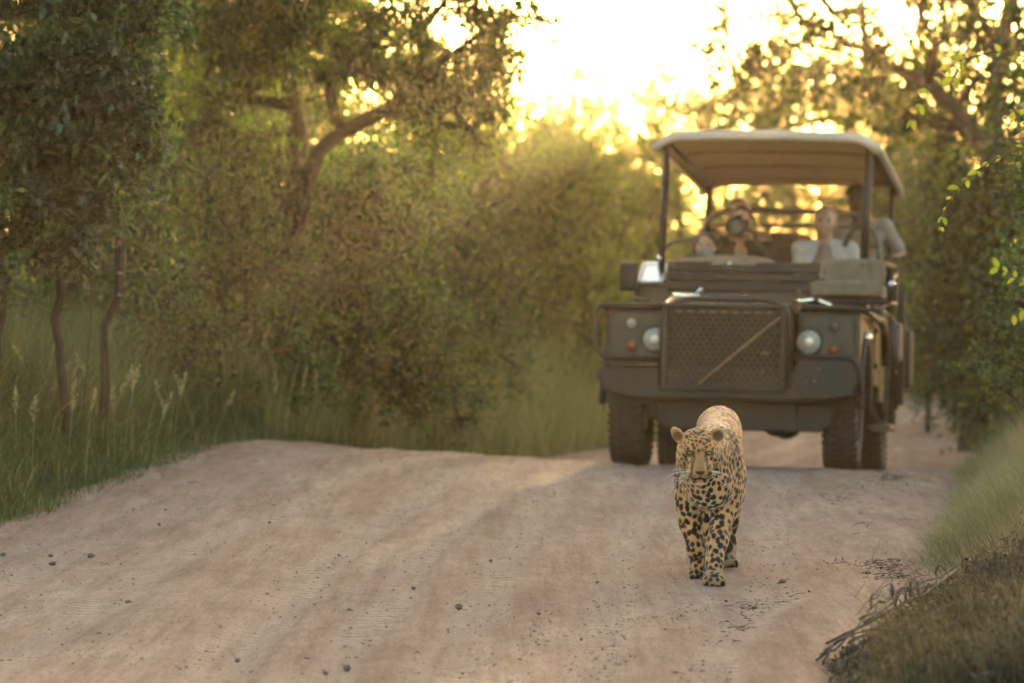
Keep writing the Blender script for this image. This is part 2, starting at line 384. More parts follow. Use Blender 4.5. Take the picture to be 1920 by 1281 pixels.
# pebbles and crumbs: past counting
a = Acc(); N = 11000
tet = np.array([[1, 0, -.3], [-.5, .87, -.3], [-.5, -.87, -.3], [0, 0, .8], [.3, .3, .5]], float)
tf = np.array([[0, 1, 4], [1, 3, 4], [1, 2, 3], [2, 0, 3], [0, 4, 3]])
Ys = 10 + 20 * rng.random(N) ** 1.5
f = rng.random(N)
clus = rng.random(N) < .35
Xs = XL(Ys) + f * (XR(Ys) - XL(Ys))
Xs = np.where(clus, XR(Ys) - .2 - np.abs(rng.normal(0, .5, N)), Xs)
Zs = road_z(Xs, Ys)
for k in range(N):
    sz = .0028 + .0055 * rng.random() ** 3; th = rng.random() * 6.28; c, s_ = math.cos(th), math.sin(th)
    V = tet * [1.2, 1, .7] * sz * (.7 + .6 * rng.random((5, 1)))
    V = np.stack([V[:, 0] * c - V[:, 1] * s_, V[:, 0] * s_ + V[:, 1] * c, V[:, 2]], 1) + [Xs[k], Ys[k], Zs[k] + .001]
    a.add(V, T=tf)
o = a.build('gravel', m_stone); tag(o, 'fine dark gravel and crumbs of earth strewn on the road', 'gravel', kind='stuff')

# ================================================================== VEGETATION TOOLS
def leaf_geo(P, D, Nn, Ln, Wd, var, kind=2):
    """P base points, D directions, Nn rough normals, lengths, widths -> leaf blades. kind 2: two triangles; kind 4: four, folded on the midrib"""
    D = D / (np.linalg.norm(D, axis=1)[:, None] + 1e-9)
    S = np.cross(D, Nn); S /= (np.linalg.norm(S, axis=1)[:, None] + 1e-9)
    U = np.cross(S, D)
    n = len(P); Ln = Ln[:, None]; Wd = Wd[:, None]
    if kind == 2:
        V = np.stack([P, P + D * Ln * .48 + S * Wd * .5 + U * Wd * .14, P + D * Ln, P + D * Ln * .48 - S * Wd * .5 + U * Wd * .14], 1).reshape(-1, 3)
        b = np.arange(n)[:, None] * 4
        F = np.concatenate([b + [0, 1, 2], b + [0, 2, 3]])
        return V, F, np.repeat(var, 4)
    V = np.stack([P, P + D * Ln * .30 + S * Wd * .45 + U * Wd * .16, P + D * Ln * .68 + S * Wd * .40 + U * Wd * .10,
                  P + D * Ln - U * Ln * .10, P + D * Ln * .68 - S * Wd * .40 + U * Wd * .10, P + D * Ln * .30 - S * Wd * .45 + U * Wd * .16, P + D * Ln * .5], 1).reshape(-1, 3)
    b = np.arange(n)[:, None] * 7
    F = np.concatenate([b + [0, 1, 6], b + [1, 2, 6], b + [2, 3, 6], b + [3, 4, 6], b + [4, 5, 6], b + [5, 0, 6]])
    return V, F, np.repeat(var, 7)
def rvec(r, n):
    v = r.normal(size=(n, 3)); return v / np.linalg.norm(v, axis=1)[:, None]
m_bark = simple_mat('dark_bark', (.014, .010, .007), (.050, .037, .026), .9, scale=26, bmp=.8, bdist=.02)
m_bark2 = simple_mat('brown_bark', (.045, .030, .018), (.15, .10, .06), .9, scale=22, bmp=.8, bdist=.03)
m_twig = simple_mat('twig', (.05, .035, .022), (.14, .10, .06), .85, scale=60, bmp=.2)
GREEN_DARK = leaf_mat('leaf_dark', [(0, (.006, .020, .008)), (.4, (.022, .056, .020)), (.75, (.060, .125, .034)), (1, (.17, .25, .065))], .28, .36, .55)
GREEN_OLIVE = leaf_mat('leaf_olive', [(0, (.008, .020, .007)), (.35, (.028, .062, .016)), (.7, (.085, .150, .032)), (1, (.21, .27, .060))], .34, .45, .4)
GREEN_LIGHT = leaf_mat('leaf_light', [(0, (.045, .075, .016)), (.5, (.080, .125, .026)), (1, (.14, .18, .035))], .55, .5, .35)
GREEN_BROWN = leaf_mat('leaf_bronze', [(0, (.012, .022, .007)), (.5, (.050, .078, .020)), (1, (.20, .20, .045))], .4, .5, .35)
LEAF_FRESH = leaf_mat('leaf_fresh', [(0, (.10, .14, .025)), (.6, (.15, .18, .03)), (1, (.26, .24, .04))], .6, .4, .45)

def make_tree(name, label, cat, trunks, ells, clumps, leaves, llen, seed, mat, bark=m_bark, r0=.014, rmax=.13, twig_len=.4, ntw=7, group=None, kind=2, droop=.15, lw=.5, extra=None, shell=.55, trunk_r=None, upn=1.5):
    """trunks: list of polylines (world); ells: list of (centre, radii) the crown fills. Returns the root."""
    r = np.random.default_rng(seed)
    base = Vector(trunks[0][0]); root = empty(name, base)
    tag(root, label, cat, group)
    nodes = []; parent = []
    for tp in trunks:
        T = [np.array(q_, float) for q_ in tp]
        prev = -1
        for k in range(len(T) - 1):
            n = max(2, int(np.linalg.norm(T[k + 1] - T[k]) / .35))
            for j in range(n + (1 if k == len(T) - 2 else 0)):
                w = T[k] + (T[k + 1] - T[k]) * j / n + (r.normal(size=3) * .014 if (k or j) else 0)
                nodes.append(w); parent.append(prev); prev = len(nodes) - 1
    start_free = len(nodes)
    vol = np.array([e[1][0] * e[1][1] * e[1][2] for e in ells]) ** .75; vol /= vol.sum()
    C = []
    for k in range(clumps):
        e = ells[r.choice(len(ells), p=vol)]
        d = rvec(r, 1)[0]; rad = r.random() ** shell if r.random() < .35 else .72 + .36 * r.random()
        C.append(np.array(e[0]) + d * rad * np.array(e[1]))
    C = np.array(C)
    top = nodes[start_free - 1]
    order = np.argsort(np.linalg.norm(C - np.array(nodes[:start_free]).mean(0), axis=1))
    tips = []
    for k in order:
        c = C[k]; A = np.array(nodes)
        dist = np.linalg.norm(A - c, axis=1) + np.where(A[:, 2] > c[2], .8 * (A[:, 2] - c[2]), 0)
        dist[0] += 2
        j = int(np.argmin(dist)); n0 = nodes[j]; L_ = np.linalg.norm(c - n0)
        m = max(1, int(L_ / .45)); prev = j
        bend = r.normal(size=3) * .10 * L_ + np.array([0, 0, .08 * L_])
        for q_ in range(1, m + 1):
            t = q_ / m
            w = n0 + (c - n0) * t + bend * math.sin(math.pi * t)
            nodes.append(w); parent.append(prev); prev = len(nodes) - 1
        tips.append(prev)
    nodes = np.array(nodes); n = len(nodes)
    load = np.zeros(n)
    for t in tips: load[t] += 1
    for k in range(n - 1, -1, -1):
        if parent[k] >= 0: load[parent[k]] += load[k]
    rad = np.minimum(rmax, r0 * np.maximum(load, .6) ** .48)
    if trunk_r:
        k0 = 0
        while k0 < start_free and (k0 == 0 or parent[k0] >= 0): k0 += 1
        rad[:k0] = np.maximum(rad[:k0], np.linspace(trunk_r, trunk_r * .35, k0))
    a = Acc(); lb = np.array(base)
    child = [[] for _ in range(n)]
    for k in range(n):
        if parent[k] >= 0: child[parent[k]].append(k)
    stack = [(k, None) for k in range(n) if parent[k] < 0]
    while stack:
        k, frm = stack.pop()
        chain = [frm, k] if frm is not None else [k]
        while child[chain[-1]]:
            ch = sorted(child[chain[-1]], key=lambda c_: -load[c_])
            for c_ in ch[1:]: stack.append((c_, chain[-1]))
            chain.append(ch[0])
        if len(chain) < 2: continue
        rr = rad[chain].copy()
        if frm is not None: rr[0] = min(rr[0], rr[1] * 1.25)
        rr[-1] *= .5
        if frm is None: rr[0] *= 1.25
        a.tube(nodes[chain] - lb, rr, 8 if rr[0] > .04 else 4, cap=False)
    LP, LD, LN, LL, LW, LV = [], [], [], [], [], []
    per = max(1, leaves // (clumps * ntw))
    for t in tips:
        c = nodes[t]; cv = r.random() * .5
        out = c - nodes[parent[t]] if parent[t] >= 0 else np.array([0, 0, 1.0])
        out = out / (np.linalg.norm(out) + 1e-6)
        for q_ in range(ntw):
            d = rvec(r, 1)[0] + out * .6 + np.array([0, 0, .15]); d /= np.linalg.norm(d)
            L_ = twig_len * (.5 + .8 * r.random())
            tt = np.linspace(0, 1, 3 if llen < .05 else 2)
            tw = c + np.outer(tt * L_, d) + np.outer(-droop * L_ * tt ** 2, [0, 0, 1])
            a.tube(tw - lb, np.linspace(.0055, .0015, len(tt)), 3, cap=False)
            u = (np.arange(per) + r.random(per)) / per * .95 + .05
            pos = c + np.outer(u * L_, d) + np.outer(-droop * L_ * u ** 2, [0, 0, 1]) + r.normal(size=(per, 3)) * (.035 + .03 * twig_len)
            dd = d + rvec(r, per) * 1.05 + np.array([0, 0, -.25])
            LP.append(pos - lb); LD.append(dd); LN.append(rvec(r, per) * .6 + np.array([0, 0, upn]) + 1.2 * (pos - c) / (twig_len + .05))
            l = llen * (.55 + .75 * r.random(per)); LL.append(l); LW.append(l * lw * (.8 + .4 * r.random(per)))
            LV.append(np.clip(cv + .5 * r.random(per), 0, 1))
    a.build('trunk', bark, root, True)
    V, F, var = leaf_geo(np.concatenate(LP), np.concatenate(LD), np.concatenate(LN), np.concatenate(LL), np.concatenate(LW), np.concatenate(LV), kind)
    cr_ = mesh_np('crown', V, F, mat, root, False, {'var': var})
    return root
def copy_tree(o, loc, rz=0.0, scale=1.0, label=None, group=None, parent=None):
    c = o.copy(); col.objects.link(c); c.location = loc; c.rotation_euler = (0, 0, rz); c.scale = (scale, scale, scale) if np.isscalar(scale) else scale
    if label: c['label'] = label
    if group: c['group'] = group
    for ch in list(o.children):
        d = ch.copy(); col.objects.link(d); d.parent = c
        for g2 in list(ch.children):
            e = g2.copy(); col.objects.link(e); e.parent = d
    return c
def E(x, y, Y, rx, ry, ryy=None):
    """crown ellipsoid given in pixels of the photograph at distance Y; depth radius in metres"""
    s_ = Y / F_PX
    return (tuple(px(x, y, Y)), (rx * s_, ryy if ryy else max(.5, .5 * (rx + ry) * s_), ry * s_))
def G(x, Y):
    X = (x - 960) / F_PX * Y
    return (X, Y, gz(X, Y) - .03)

# ================================================================== TREES
t = make_tree('broadleaf_tree', 'dark glossy green tree crowding the left edge above the grass, nearest of all the trees', 'tree',
    [[G(8, 21.5), px(-5, 640, 21.5), px(10, 520, 21.4), px(-20, 300, 21.2), px(0, 100, 21), px(-40, -150, 21)],
     [G(128, 21.2), px(112, 690, 21.2), px(105, 600, 21.2), px(115, 500, 21.1), px(90, 380, 21), px(130, 200, 20.8)],
     [G(150, 21.6), px(165, 660, 21.6), px(172, 560, 21.5), px(185, 470, 21.4), px(150, 350, 21.2)],
     [G(185, 21.8), px(200, 620, 21.8), px(222, 500, 21.7), px(225, 370, 21.6), px(200, 250, 21.4), px(230, 100, 21.2)]],
    [E(150, 90, 20.6, 185, 150, .8), E(190, 210, 20.4, 140, 120, .7), E(60, 260, 20.6, 180, 170, .8), E(20, 420, 20.5, 150, 110, .7), E(110, 380, 20.6, 90, 100, .5), E(-200, 200, 20.8, 200, 320, 1.2), E(80, -160, 20.9, 330, 190, 1.3), E(240, -40, 20.8, 110, 110, .8)],
    330, 78000, .056, 11, GREEN_DARK, m_bark, r0=.0040, rmax=.027, twig_len=.19, ntw=9, kind=2, lw=.55)
t = make_tree('leaning_tree', 'olive brown tree with crooked dark limbs leaning right over the roadside bushes', 'tree',
    [[G(470, 29), px(500, 600, 28.8), px(560, 420, 28.4), px(590, 290, 28), px(650, 245, 27.8), px(720, 205, 27.6), px(800, 140, 27.4), px(900, 60, 27.3)],
     [G(500, 29.5), px(540, 430, 28.8), px(560, 250, 28.4), px(540, 140, 28.2), px(560, 50, 28), px(585, -40, 28), px(600, -160, 28)]],
    [E(440, 60, 28, 130, 100, 1.0), E(620, 60, 27.8, 150, 100, 1.0), E(790, 90, 27.5, 170, 90, 1.0), E(900, 130, 27.3, 75, 80, .6), E(840, 210, 27.5, 100, 80, .6), E(600, -120, 28, 420, 150, 1.6), E(960, 20, 27.3, 90, 50, .6), E(690, 180, 27.8, 110, 60, .7), E(400, 190, 28, 90, 90, .8)],
    330, 60000, .052, 12, GREEN_BROWN, m_bark, r0=.0062, rmax=.060, twig_len=.25, ntw=9, lw=.5)
G1 = 'leafy bushes behind the left grass verge'
def bush(name, label, Y, stems, ells, clumps, leaves, llen, seed, mat, group=None, **kw):
    tr = [[G(x0, Y + dy), px(x1, y1, Y + dy * .5)] for (x0, x1, y1, dy) in stems]
    return make_tree(name, label, 'bush', tr, ells, clumps, leaves, llen, seed, mat, m_bark, r0=kw.pop('r0', .006), rmax=.03, group=group, **kw)
bush('bush', 'olive leafy bush between the dark left tree and the leaning tree', 27.5, [(430, 400, 420, 0), (450, 470, 380, .2), (415, 350, 450, .3)],
     [E(440, 400, 27.8, 125, 150, .8), E(370, 330, 28.0, 90, 110, .7), E(470, 560, 27.6, 130, 120, .8), E(440, 690, 27.4, 170, 80, .8), E(330, 700, 27.6, 130, 70, .7), E(350, 520, 27.8, 90, 120, .7), E(450, 270, 28.2, 100, 80, .7)], 220, 38000, .047, 21, GREEN_OLIVE, G1, twig_len=.21)
bush('bush', 'dense olive bush with drooping sprays under the leaning tree limb', 30.0, [(640, 620, 420, 0), (660, 690, 360, .2), (610, 590, 470, .3)],
     [E(610, 430, 30.0, 130, 120, .8), E(700, 380, 30.1, 110, 120, .7), E(590, 560, 29.7, 140, 110, .8), E(600, 690, 29.5, 170, 80, .8), E(720, 680, 30.1, 110, 80, .7), E(720, 520, 30.0, 110, 110, .7), E(800, 300, 30.5, 60, 110, .4)], 220, 36000, .050, 22, GREEN_OLIVE, G1, twig_len=.24, droop=.6)
bush('bush', 'shaded low bush behind the thin dark stems at the left', 25.5, [(240, 240, 560, 0), (260, 290, 540, .2)],
     [E(260, 560, 25.5, 110, 110, .7), E(120, 600, 26.5, 130, 110, .7), E(20, 620, 27, 110, 100, .7), E(120, 690, 26, 200, 70, .8), E(200, 480, 26.5, 110, 120, .8), E(60, 560, 26.2, 130, 90, .8), E(300, 640, 25.8, 90, 80, .7)], 220, 30000, .05, 23, GREEN_OLIVE, G1, twig_len=.3)
bush('bush', 'low scrubby bush rising out of the grass beside the bright sapling', 33.5, [(760, 760, 620, 0), (700, 690, 600, .2)],
     [E(740, 620, 33.5, 120, 80, .8), E(640, 650, 32.5, 90, 70, .6), E(780, 730, 33.0, 150, 70, .8)], 110, 16000, .04, 24, GREEN_OLIVE, G1, twig_len=.3)
bush('sapling', 'bright yellow green sapling standing up out of the left verge', 34.5, [(860, 855, 600, 0), (850, 840, 640, .1)],
     [E(855, 610, 34.5, 22, 48, .12), E(830, 655, 34.5, 28, 30, .15), E(885, 660, 34.5, 34, 24, .15), E(915, 672, 34.5, 25, 16, .1)], 26, 1100, .05, 25, GREEN_LIGHT, None, twig_len=.12, ntw=5, r0=.005)
# middle distance, blurred
bush('bush', 'tall blurred bush behind the low scrub, left of the feathery green bush', 37, [(800, 800, 420, 0), (760, 740, 420, .4), (850, 850, 450, .4)],
     [E(800, 480, 37, 130, 130, 1.2), E(700, 560, 36, 110, 110, 1.2), E(880, 560, 37, 110, 100, 1), E(820, 680, 37, 170, 90, 1.1), E(860, 370, 38, 120, 110, 1)], 260, 26000, .061, 31, GREEN_OLIVE, 'bushes in the middle distance', twig_len=.4)
bush('bush', 'feathery light green bush standing clear left of the vehicle', 43, [(1010, 1000, 380, 0), (1050, 1060, 420, .4), (960, 950, 430, .4)],
     [E(1010, 360, 43, 130, 110, 1.2), E(1080, 460, 42.5, 115, 100, 1.1), E(960, 480, 43, 130, 120, 1.2), E(1000, 660, 42.5, 190, 80, 1.2), E(1060, 580, 42, 125, 80, 1.0), E(900, 300, 44, 110, 100, 1)], 300, 30000, .067, 32, GREEN_LIGHT, 'bushes in the middle distance', twig_len=.45, droop=-.3)
bush('bush', 'dark shaded bush at the right edge behind the hanging leafy twig', 36, [(1850, 1840, 420, 0), (1900, 1910, 400, .4)],
     [E(1850, 450, 36, 110, 130, 1.0), E(1920, 370, 36.5, 80, 70, .8), E(1840, 600, 36, 120, 110, 1.0), E(1940, 560, 34, 100, 160, 1.0), E(1780, 620, 37, 60, 90, .8), E(1870, 730, 35.5, 90, 60, .9), E(1800, 560, 36.5, 60, 110, .8)], 300, 30000, .063, 33, GREEN_DARK, 'dark bushes right of the road', twig_len=.4)
bush('bush', 'dark bush filling the gap right of the canopy, behind the vehicle', 47, [(1740, 1740, 420, 0), (1790, 1800, 380, .4)],
     [E(1750, 420, 47, 90, 140, 1.2), E(1830, 360, 47, 110, 120, 1.2), E(1740, 600, 46.5, 90, 110, 1.2), E(1830, 620, 46, 90, 90, 1.0), E(1760, 690, 50, 110, 45, 1.0), E(1840, 700, 45, 70, 50, .8)], 250, 24000, .073, 34, GREEN_OLIVE, 'dark bushes right of the road', twig_len=.5)
# tall tree at the right, lit from behind
make_tree('tall_tree', 'tall tree with thick forked trunk at the right, leaves glowing against the sun', 'tree',
    [[G(1825, 39.2), px(1838, 450, 39.2), px(1858, 250, 39.2), px(1870, 120, 39.2), px(1888, 40, 39.3), px(1925, -70, 40), px(1950, -260, 41)],
     [px(1868, 150, 39.2), px(1855, 60, 39.6), px(1790, -40, 40.6), px(1700, -140, 40.3), px(1560, -190, 40)],
     [px(1857, 290, 39.2), px(1790, 200, 40.0), px(1690, 130, 40.2), px(1560, 90, 40), px(1450, 70, 39.8)]],
    [E(1440, 80, 40, 130, 70, 1.2), E(1560, 130, 40.3, 150, 80, 1.2), E(1700, 90, 40.6, 150, 130, 1.3), E(1820, 100, 41.2, 110, 160, 1.2), E(1560, -90, 40.5, 330, 80, 1.8), E(1250, -230, 40.5, 330, 120, 2.2), E(1700, -260, 41, 470, 190, 2.4), E(2080, 0, 41.5, 130, 330, 2.0), E(1370, 140, 40, 60, 40, .8), E(1720, 210, 40.6, 110, 50, .9)],  # crown spread above the frame added to block sun on the road
    520, 52000, .092, 41, GREEN_BROWN, m_bark2, r0=.0050, rmax=.14, twig_len=.42, ntw=7, lw=.6, shell=.5, trunk_r=.15)
make_tree('airy_tree', 'slender airy tree rising behind the canopy, below the tall tree crown', 'tree',
    [[G(1480, 63), px(1485, 400, 63), px(1478, 200, 63), px(1490, 60, 63)]],
    [E(1400, 190, 63, 110, 60, 1.4), E(1500, 160, 63, 120, 70, 1.4), E(1620, 190, 63, 110, 60, 1.4), E(1480, 60, 63, 90, 50, 1.2), E(1330, 210, 63, 60, 50, 1)],
    170, 13000, .07, 42, GREEN_BROWN, m_bark2, r0=.010, rmax=.07, twig_len=.5, ntw=7)
# background wood: a few kinds, then copies of them
def wild(name, label, x, Y, ytop, w, seed, mat, leaves=19000, clumps=230, ll=.098, group='trees of the wood behind the road bend', base_y=None):
    X = (x - 960) / F_PX * Y; zt = CAM_Z - (ytop - HORIZON) / F_PX * Y; z0 = gz(X, Y); h = zt - z0; wr = w / F_PX * Y
    ell = [((X, Y, z0 + h * .12), (wr * 1.1, wr * .7, h * .14)), ((X, Y, z0 + h * .66), (wr, wr * .9, h * .34)), ((X - wr * .5, Y, z0 + h * .38), (wr * .7, wr * .7, h * .34)), ((X + wr * .5, Y + .3, z0 + h * .36), (wr * .7, wr * .7, h * .34)), ((X + .1, Y, z0 + h * .2), (wr * .9, wr * .7, h * .2))]
    tr = [[(X, Y, z0 - .05), (X + .1, Y, z0 + h * .3), (X - .1, Y, z0 + h * .75)], [(X + .2, Y + .2, z0 - .05), (X + wr * .5, Y, z0 + h * .5)], [(X - .2, Y, z0 - .05), (X - wr * .5, Y, z0 + h * .5)]]
    return make_tree(name, label, 'tree', tr, ell, clumps, leaves, ll, seed, mat, m_bark, r0=.008, rmax=.07, twig_len=.55, ntw=6, group=group, shell=.6)
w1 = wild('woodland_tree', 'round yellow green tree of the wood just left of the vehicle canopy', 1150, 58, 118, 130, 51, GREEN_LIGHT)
w2 = wild('woodland_tree', 'olive tree of the wood directly above the vehicle canopy', 1335, 60, 75, 120, 52, GREEN_OLIVE)
w3 = wild('woodland_tree', 'bronze green tree of the wood behind the right half of the canopy', 1540, 62, 80, 150, 53, GREEN_BROWN)
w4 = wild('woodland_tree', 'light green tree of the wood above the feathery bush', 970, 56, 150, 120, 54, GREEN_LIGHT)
GW = 'trees of the wood behind the road bend'
def cp(src, x, Y, s_, rz, label, group=GW):
    X = (x - 960) / F_PX * Y
    return copy_tree(src, (X, Y, gz(X, Y) - .05), rz, s_, label, group)
cp(w2, 1730, 66, 1.12, 1.2, 'woodland tree seen between the canopy and the tall tree trunk')
cp(w3, 1880, 68, 1.3, 2.1, 'woodland tree behind the tall tree trunk at the right edge')
cp(w1, 1440, 74, 1.1, 2.6, 'woodland tree showing under the canopy roof between the passengers')
cp(w2, 1240, 76, 1.25, 4.0, 'woodland tree peeping over the yellow green tree beside the canopy')
cp(w4, 1060, 70, 1.1, 1.9, 'woodland tree in the haze right of the feathery bush top')
cp(w1, 850, 66, 1.15, 5.0, 'woodland tree glimpsed between the leaning tree and the feathery bush')
cp(w2, 1690, 62.5, 1.02, 3.3, 'added woodland tree left of the tall tree trunk, shading the road')  # added to stop sun leaking onto the near road
cp(w3, 1660, 78, 1.2, .7, 'woodland tree in the haze just right of the canopy')
GL = 'trees in the thicket behind the left bushes'
for k, (x, Y, s_, rz, src, lab) in enumerate([
    (640, 44, 1.15, .4, w2, 'thicket tree behind the drooping olive bush'), (430, 42, 1.2, 1.5, w3, 'thicket tree behind the leaning tree base'),
    (220, 40, 1.2, 2.7, w2, 'thicket tree behind the thin dark stems'), (40, 38, 1.2, 3.9, w1, 'thicket tree behind the leftmost trunk'),
    (760, 52, 1.15, 5.1, w4, 'thicket tree behind the tall blurred bush'), (520, 50, 1.3, .9, w1, 'thicket tree deep behind the leaning tree limbs'),
    (300, 50, 1.35, 2.2, w3, 'thicket tree deep behind the dark left tree')]):
    cp(src, x, Y, s_, rz, lab, GL)
# right side wood beyond the verge, partly outside the frame: it shades the road
GR = 'trees beyond the right verge'
for k, (x, Y, s_, rz, src, lab) in enumerate([
    (2110, 48, 1.2, .4, w2, 'tree beyond the right verge cut by the picture edge'), (2050, 34, 1.1, 1.5, w3, 'tree beyond the right verge, outside the picture edge'),
    (2300, 40, 1.5, 2.5, w2, 'tree far out beyond the right verge'), (2150, 56, 1.6, 3.3, w1, 'tree standing deep beyond the right verge')]):
    cp(src, x, Y, s_, rz, lab, GR)
# far pale trees on the rise
far = wild('distant_tree', 'pale tall distant tree fading in the haze below the bright sky', 1050, 84, 60, 55, 61, GREEN_OLIVE, 20000, 200, .13, 'distant hazy trees')
cp(far, 1142, 88, .82, 1.4, 'shorter pale distant tree right of the tall hazy one', 'distant hazy trees')
cp(far, 985, 86, .8, 3.0, 'low pale distant tree left of the tall hazy one', 'distant hazy trees')
cp(far, 1215, 92, .74, 4.0, 'faint distant tree at the right end of the hazy row', 'distant hazy trees')

# ================================================================== GRASS AND LITTER
rg = np.random.default_rng(99)
def grass_mat(name, stops, trans=.45):
    m, nt, p = new_mat(name)
    a = nt.nodes.new('ShaderNodeAttribute'); a.attribute_name = 'var'
    r = ramp(nt, a.outputs['Fac'], stops); nt.links.new(r.outputs[0], p.inputs['Base Color'])
    p.inputs['Roughness'].default_value = .55; p.inputs['Specular IOR Level'].default_value = .35
    t = nt.nodes.new('ShaderNodeBsdfTranslucent'); nt.links.new(r.outputs[0], t.inputs[0])
    ms = nt.nodes.new('ShaderNodeMixShader'); ms.inputs[0].default_value = trans
    nt.links.new(p.outputs[0], ms.inputs[1]); nt.links.new(t.outputs[0], ms.inputs[2])
    nt.links.new(ms.outputs[0], nt.nodes['Material Output'].inputs['Surface']); return m
m_grass = grass_mat('verge_grass', [(0, (.040, .068, .024)), (.45, (.105, .145, .044)), (.75, (.20, .215, .075)), (1, (.42, .36, .18))])
m_gold = grass_mat('pale_grass', [(0, (.13, .17, .05)), (.5, (.27, .30, .10)), (1, (.52, .47, .24))])
m_hay = grass_mat('fine_grass', [(0, (.10, .125, .05)), (.5, (.24, .24, .11)), (.8, (.38, .34, .18)), (1, (.56, .48, .30))])
m_weed = grass_mat('weed_green', [(0, (.016, .020, .012)), (.3, (.030, .038, .018)), (.6, (.075, .085, .035)), (.8, (.12, .09, .055)), (1, (.26, .21, .12))])
m_dead = simple_mat('dead_wood', (.030, .021, .016), (.10, .07, .05), .85, scale=50, bmp=.5)
m_pod = simple_mat('seed_pod', (.030, .020, .016), (.085, .055, .042), .75, scale=80, bmp=.3)
def blades(P, Ln, Wd, lean, az, var, curl=.6, segs=3):
    """arched grass blades: P (n,3)"""
    n = len(P); V = []
    dirx, diry = np.cos(az), np.sin(az)
    sx, sy = -diry, dirx
    for k in range(segs + 1):
        t = k / segs
        out = Ln * lean * (t ** (1 + curl)); up = Ln * t * np.sqrt(np.maximum(.05, 1 - (lean * t) ** 2 * .85)) 
        c = P + np.stack([dirx * out, diry * out, up], 1)
        w = Wd * (1 - t) ** .7 * .5
        if k < segs:
            V.append(c + np.stack([sx * w, sy * w, 0 * w], 1)); V.append(c - np.stack([sx * w, sy * w, 0 * w], 1))
        else: V.append(c)
    V = np.stack(V, 1).reshape(-1, 3); m = 2 * segs + 1; b = np.arange(n)[:, None] * m
    Q = np.concatenate([b + [2 * k, 2 * k + 1, 2 * k + 3, 2 * k + 2] for k in range(segs - 1)]) if segs > 1 else np.zeros((0, 4), int)
    T = b + [2 * segs - 2, 2 * segs - 1, 2 * segs]
    return V, Q, T, np.repeat(var, m)
def scatter_left(n, y0, y1, d0, d1, pw=1.6):
    Y = y0 + (y1 - y0) * rg.random(n); d = d0 + (d1 - d0) * rg.random(n) ** pw
    return XL(Y) - d, Y, d
def put(name, label, mat, X, Y, h, w, lean, var, az=None, segs=3, curl=.6):
    Z = ground_height(X, Y) - .01
    az = rg.random(len(X)) * 2 * np.pi if az is None else az
    V, Q, T, va = blades(np.stack([X, Y, Z], 1), h, w, lean, az, np.clip(var, 0, 1), curl, segs)
    o = mesh_np(name, V, [Q, T], mat, None, False, {'var': va})
    tag(o, label, 'grass', kind='stuff'); return o
def tufted(X, Y, seed, f=1.3):
    return vnoise(np.stack([X * f, Y * f, X * 0], 1), seed)
# left verge near
n = 104000
X, Y, d = scatter_left(n, 16, 33, -.18, 3.4, 1.3)
tf_ = tufted(X, Y, 31, 2.2)
keep = rg.random(n) < .35 + .9 * tf_; X, Y, d, tf_ = X[keep], Y[keep], d[keep], tf_[keep]; n = len(X)
h = (.15 + .55 * sstep(-.1, .8, d) * (.5 + .8 * tf_)) * (.6 + .7 * rg.random(n)) * (1 - .5 * sstep(1.2, 2.0, d))
put('verge_grass', 'tangled green grass growing along the left side of the road', m_grass, X, Y, h, .0068 + .0065 * rg.random(n), .25 + .6 * rg.random(n), .1 + .45 * rg.random(n) + .45 * (rg.random(n) < .12) + .25 * (tufted(X, Y, 32, .9) - .5), segs=2)
# left verge beyond the crest, pale and blurred
n = 72000
X, Y, d = scatter_left(n, 26.5, 60, 0, 4.5, 1.2); ok = (Y > 33) | (d < 1.7); X, Y, d = X[ok], Y[ok], d[ok]; n = len(X)
tf_ = tufted(X, Y, 33, 1.2)
h = (.58 + .65 * sstep(0, 1.2, d) * (.5 + .9 * tf_)) * (.6 + .7 * rg.random(n))
put('pale_grass', 'tall pale yellow green grass beyond the crest, left of the vehicle', m_gold, X, Y, h, .008 + .008 * rg.random(n), .2 + .5 * rg.random(n), .15 + .75 * rg.random(n), segs=2)
# seeding stems on the left verge: feathery heads
def seed_stem(a, x, y, h, hl, seed, lean=.1, az=None):
    r = np.random.default_rng(seed); z = gz(x, y); az = r.random() * 6.28 if az is None else az
    t = np.linspace(0, 1, 7); P = np.array([x, y, z]) + np.stack([np.cos(az) * lean * h * t ** 2, np.sin(az) * lean * h * t ** 2, h * t], 1)
    a.tube(P, np.linspace(.0022, .001, 7), 3, .75)
    m = 46; u = 1 - hl * r.random(m) / h
    pos = np.stack([np.interp(u, t, P[:, k]) for k in range(3)], 1)
    env = np.sin(np.clip((1 - u) * h / hl, 0, 1) * math.pi * .9 + .15)
    off = rvec(r, m) * (.022 * env[:, None]) * [1, 1, .4]
    V, F, va = leaf_geo(pos + off * .4, off + [0, 0, .02], rvec(r, m), .016 + .014 * r.random(m), .004 + .003 * r.random(m), .7 + .3 * r.random(m))
    a.add(V, T=F, a=.9)
k = 0
GS = 'seeding grass stems on the left verge'
heads = [(85, 645, 21.5), (75, 680, 21.5), (125, 690, 21.8), (190, 665, 22), (205, 700, 22), (232, 685, 21.6), (215, 720, 21.5), (248, 690, 21.9), (325, 700, 23), (318, 715, 23), (370, 700, 23.5), (432, 620, 26), (470, 610, 26.5),
         (485, 640, 26), (500, 660, 26), (540, 650, 26.5), (560, 690, 26), (590, 700, 27), (130, 720, 20.8), (160, 730, 20.6), (30, 730, 20.2), (60, 745, 20), (285, 740, 22), (400, 735, 24), (610, 660, 28), (520, 700, 26)]
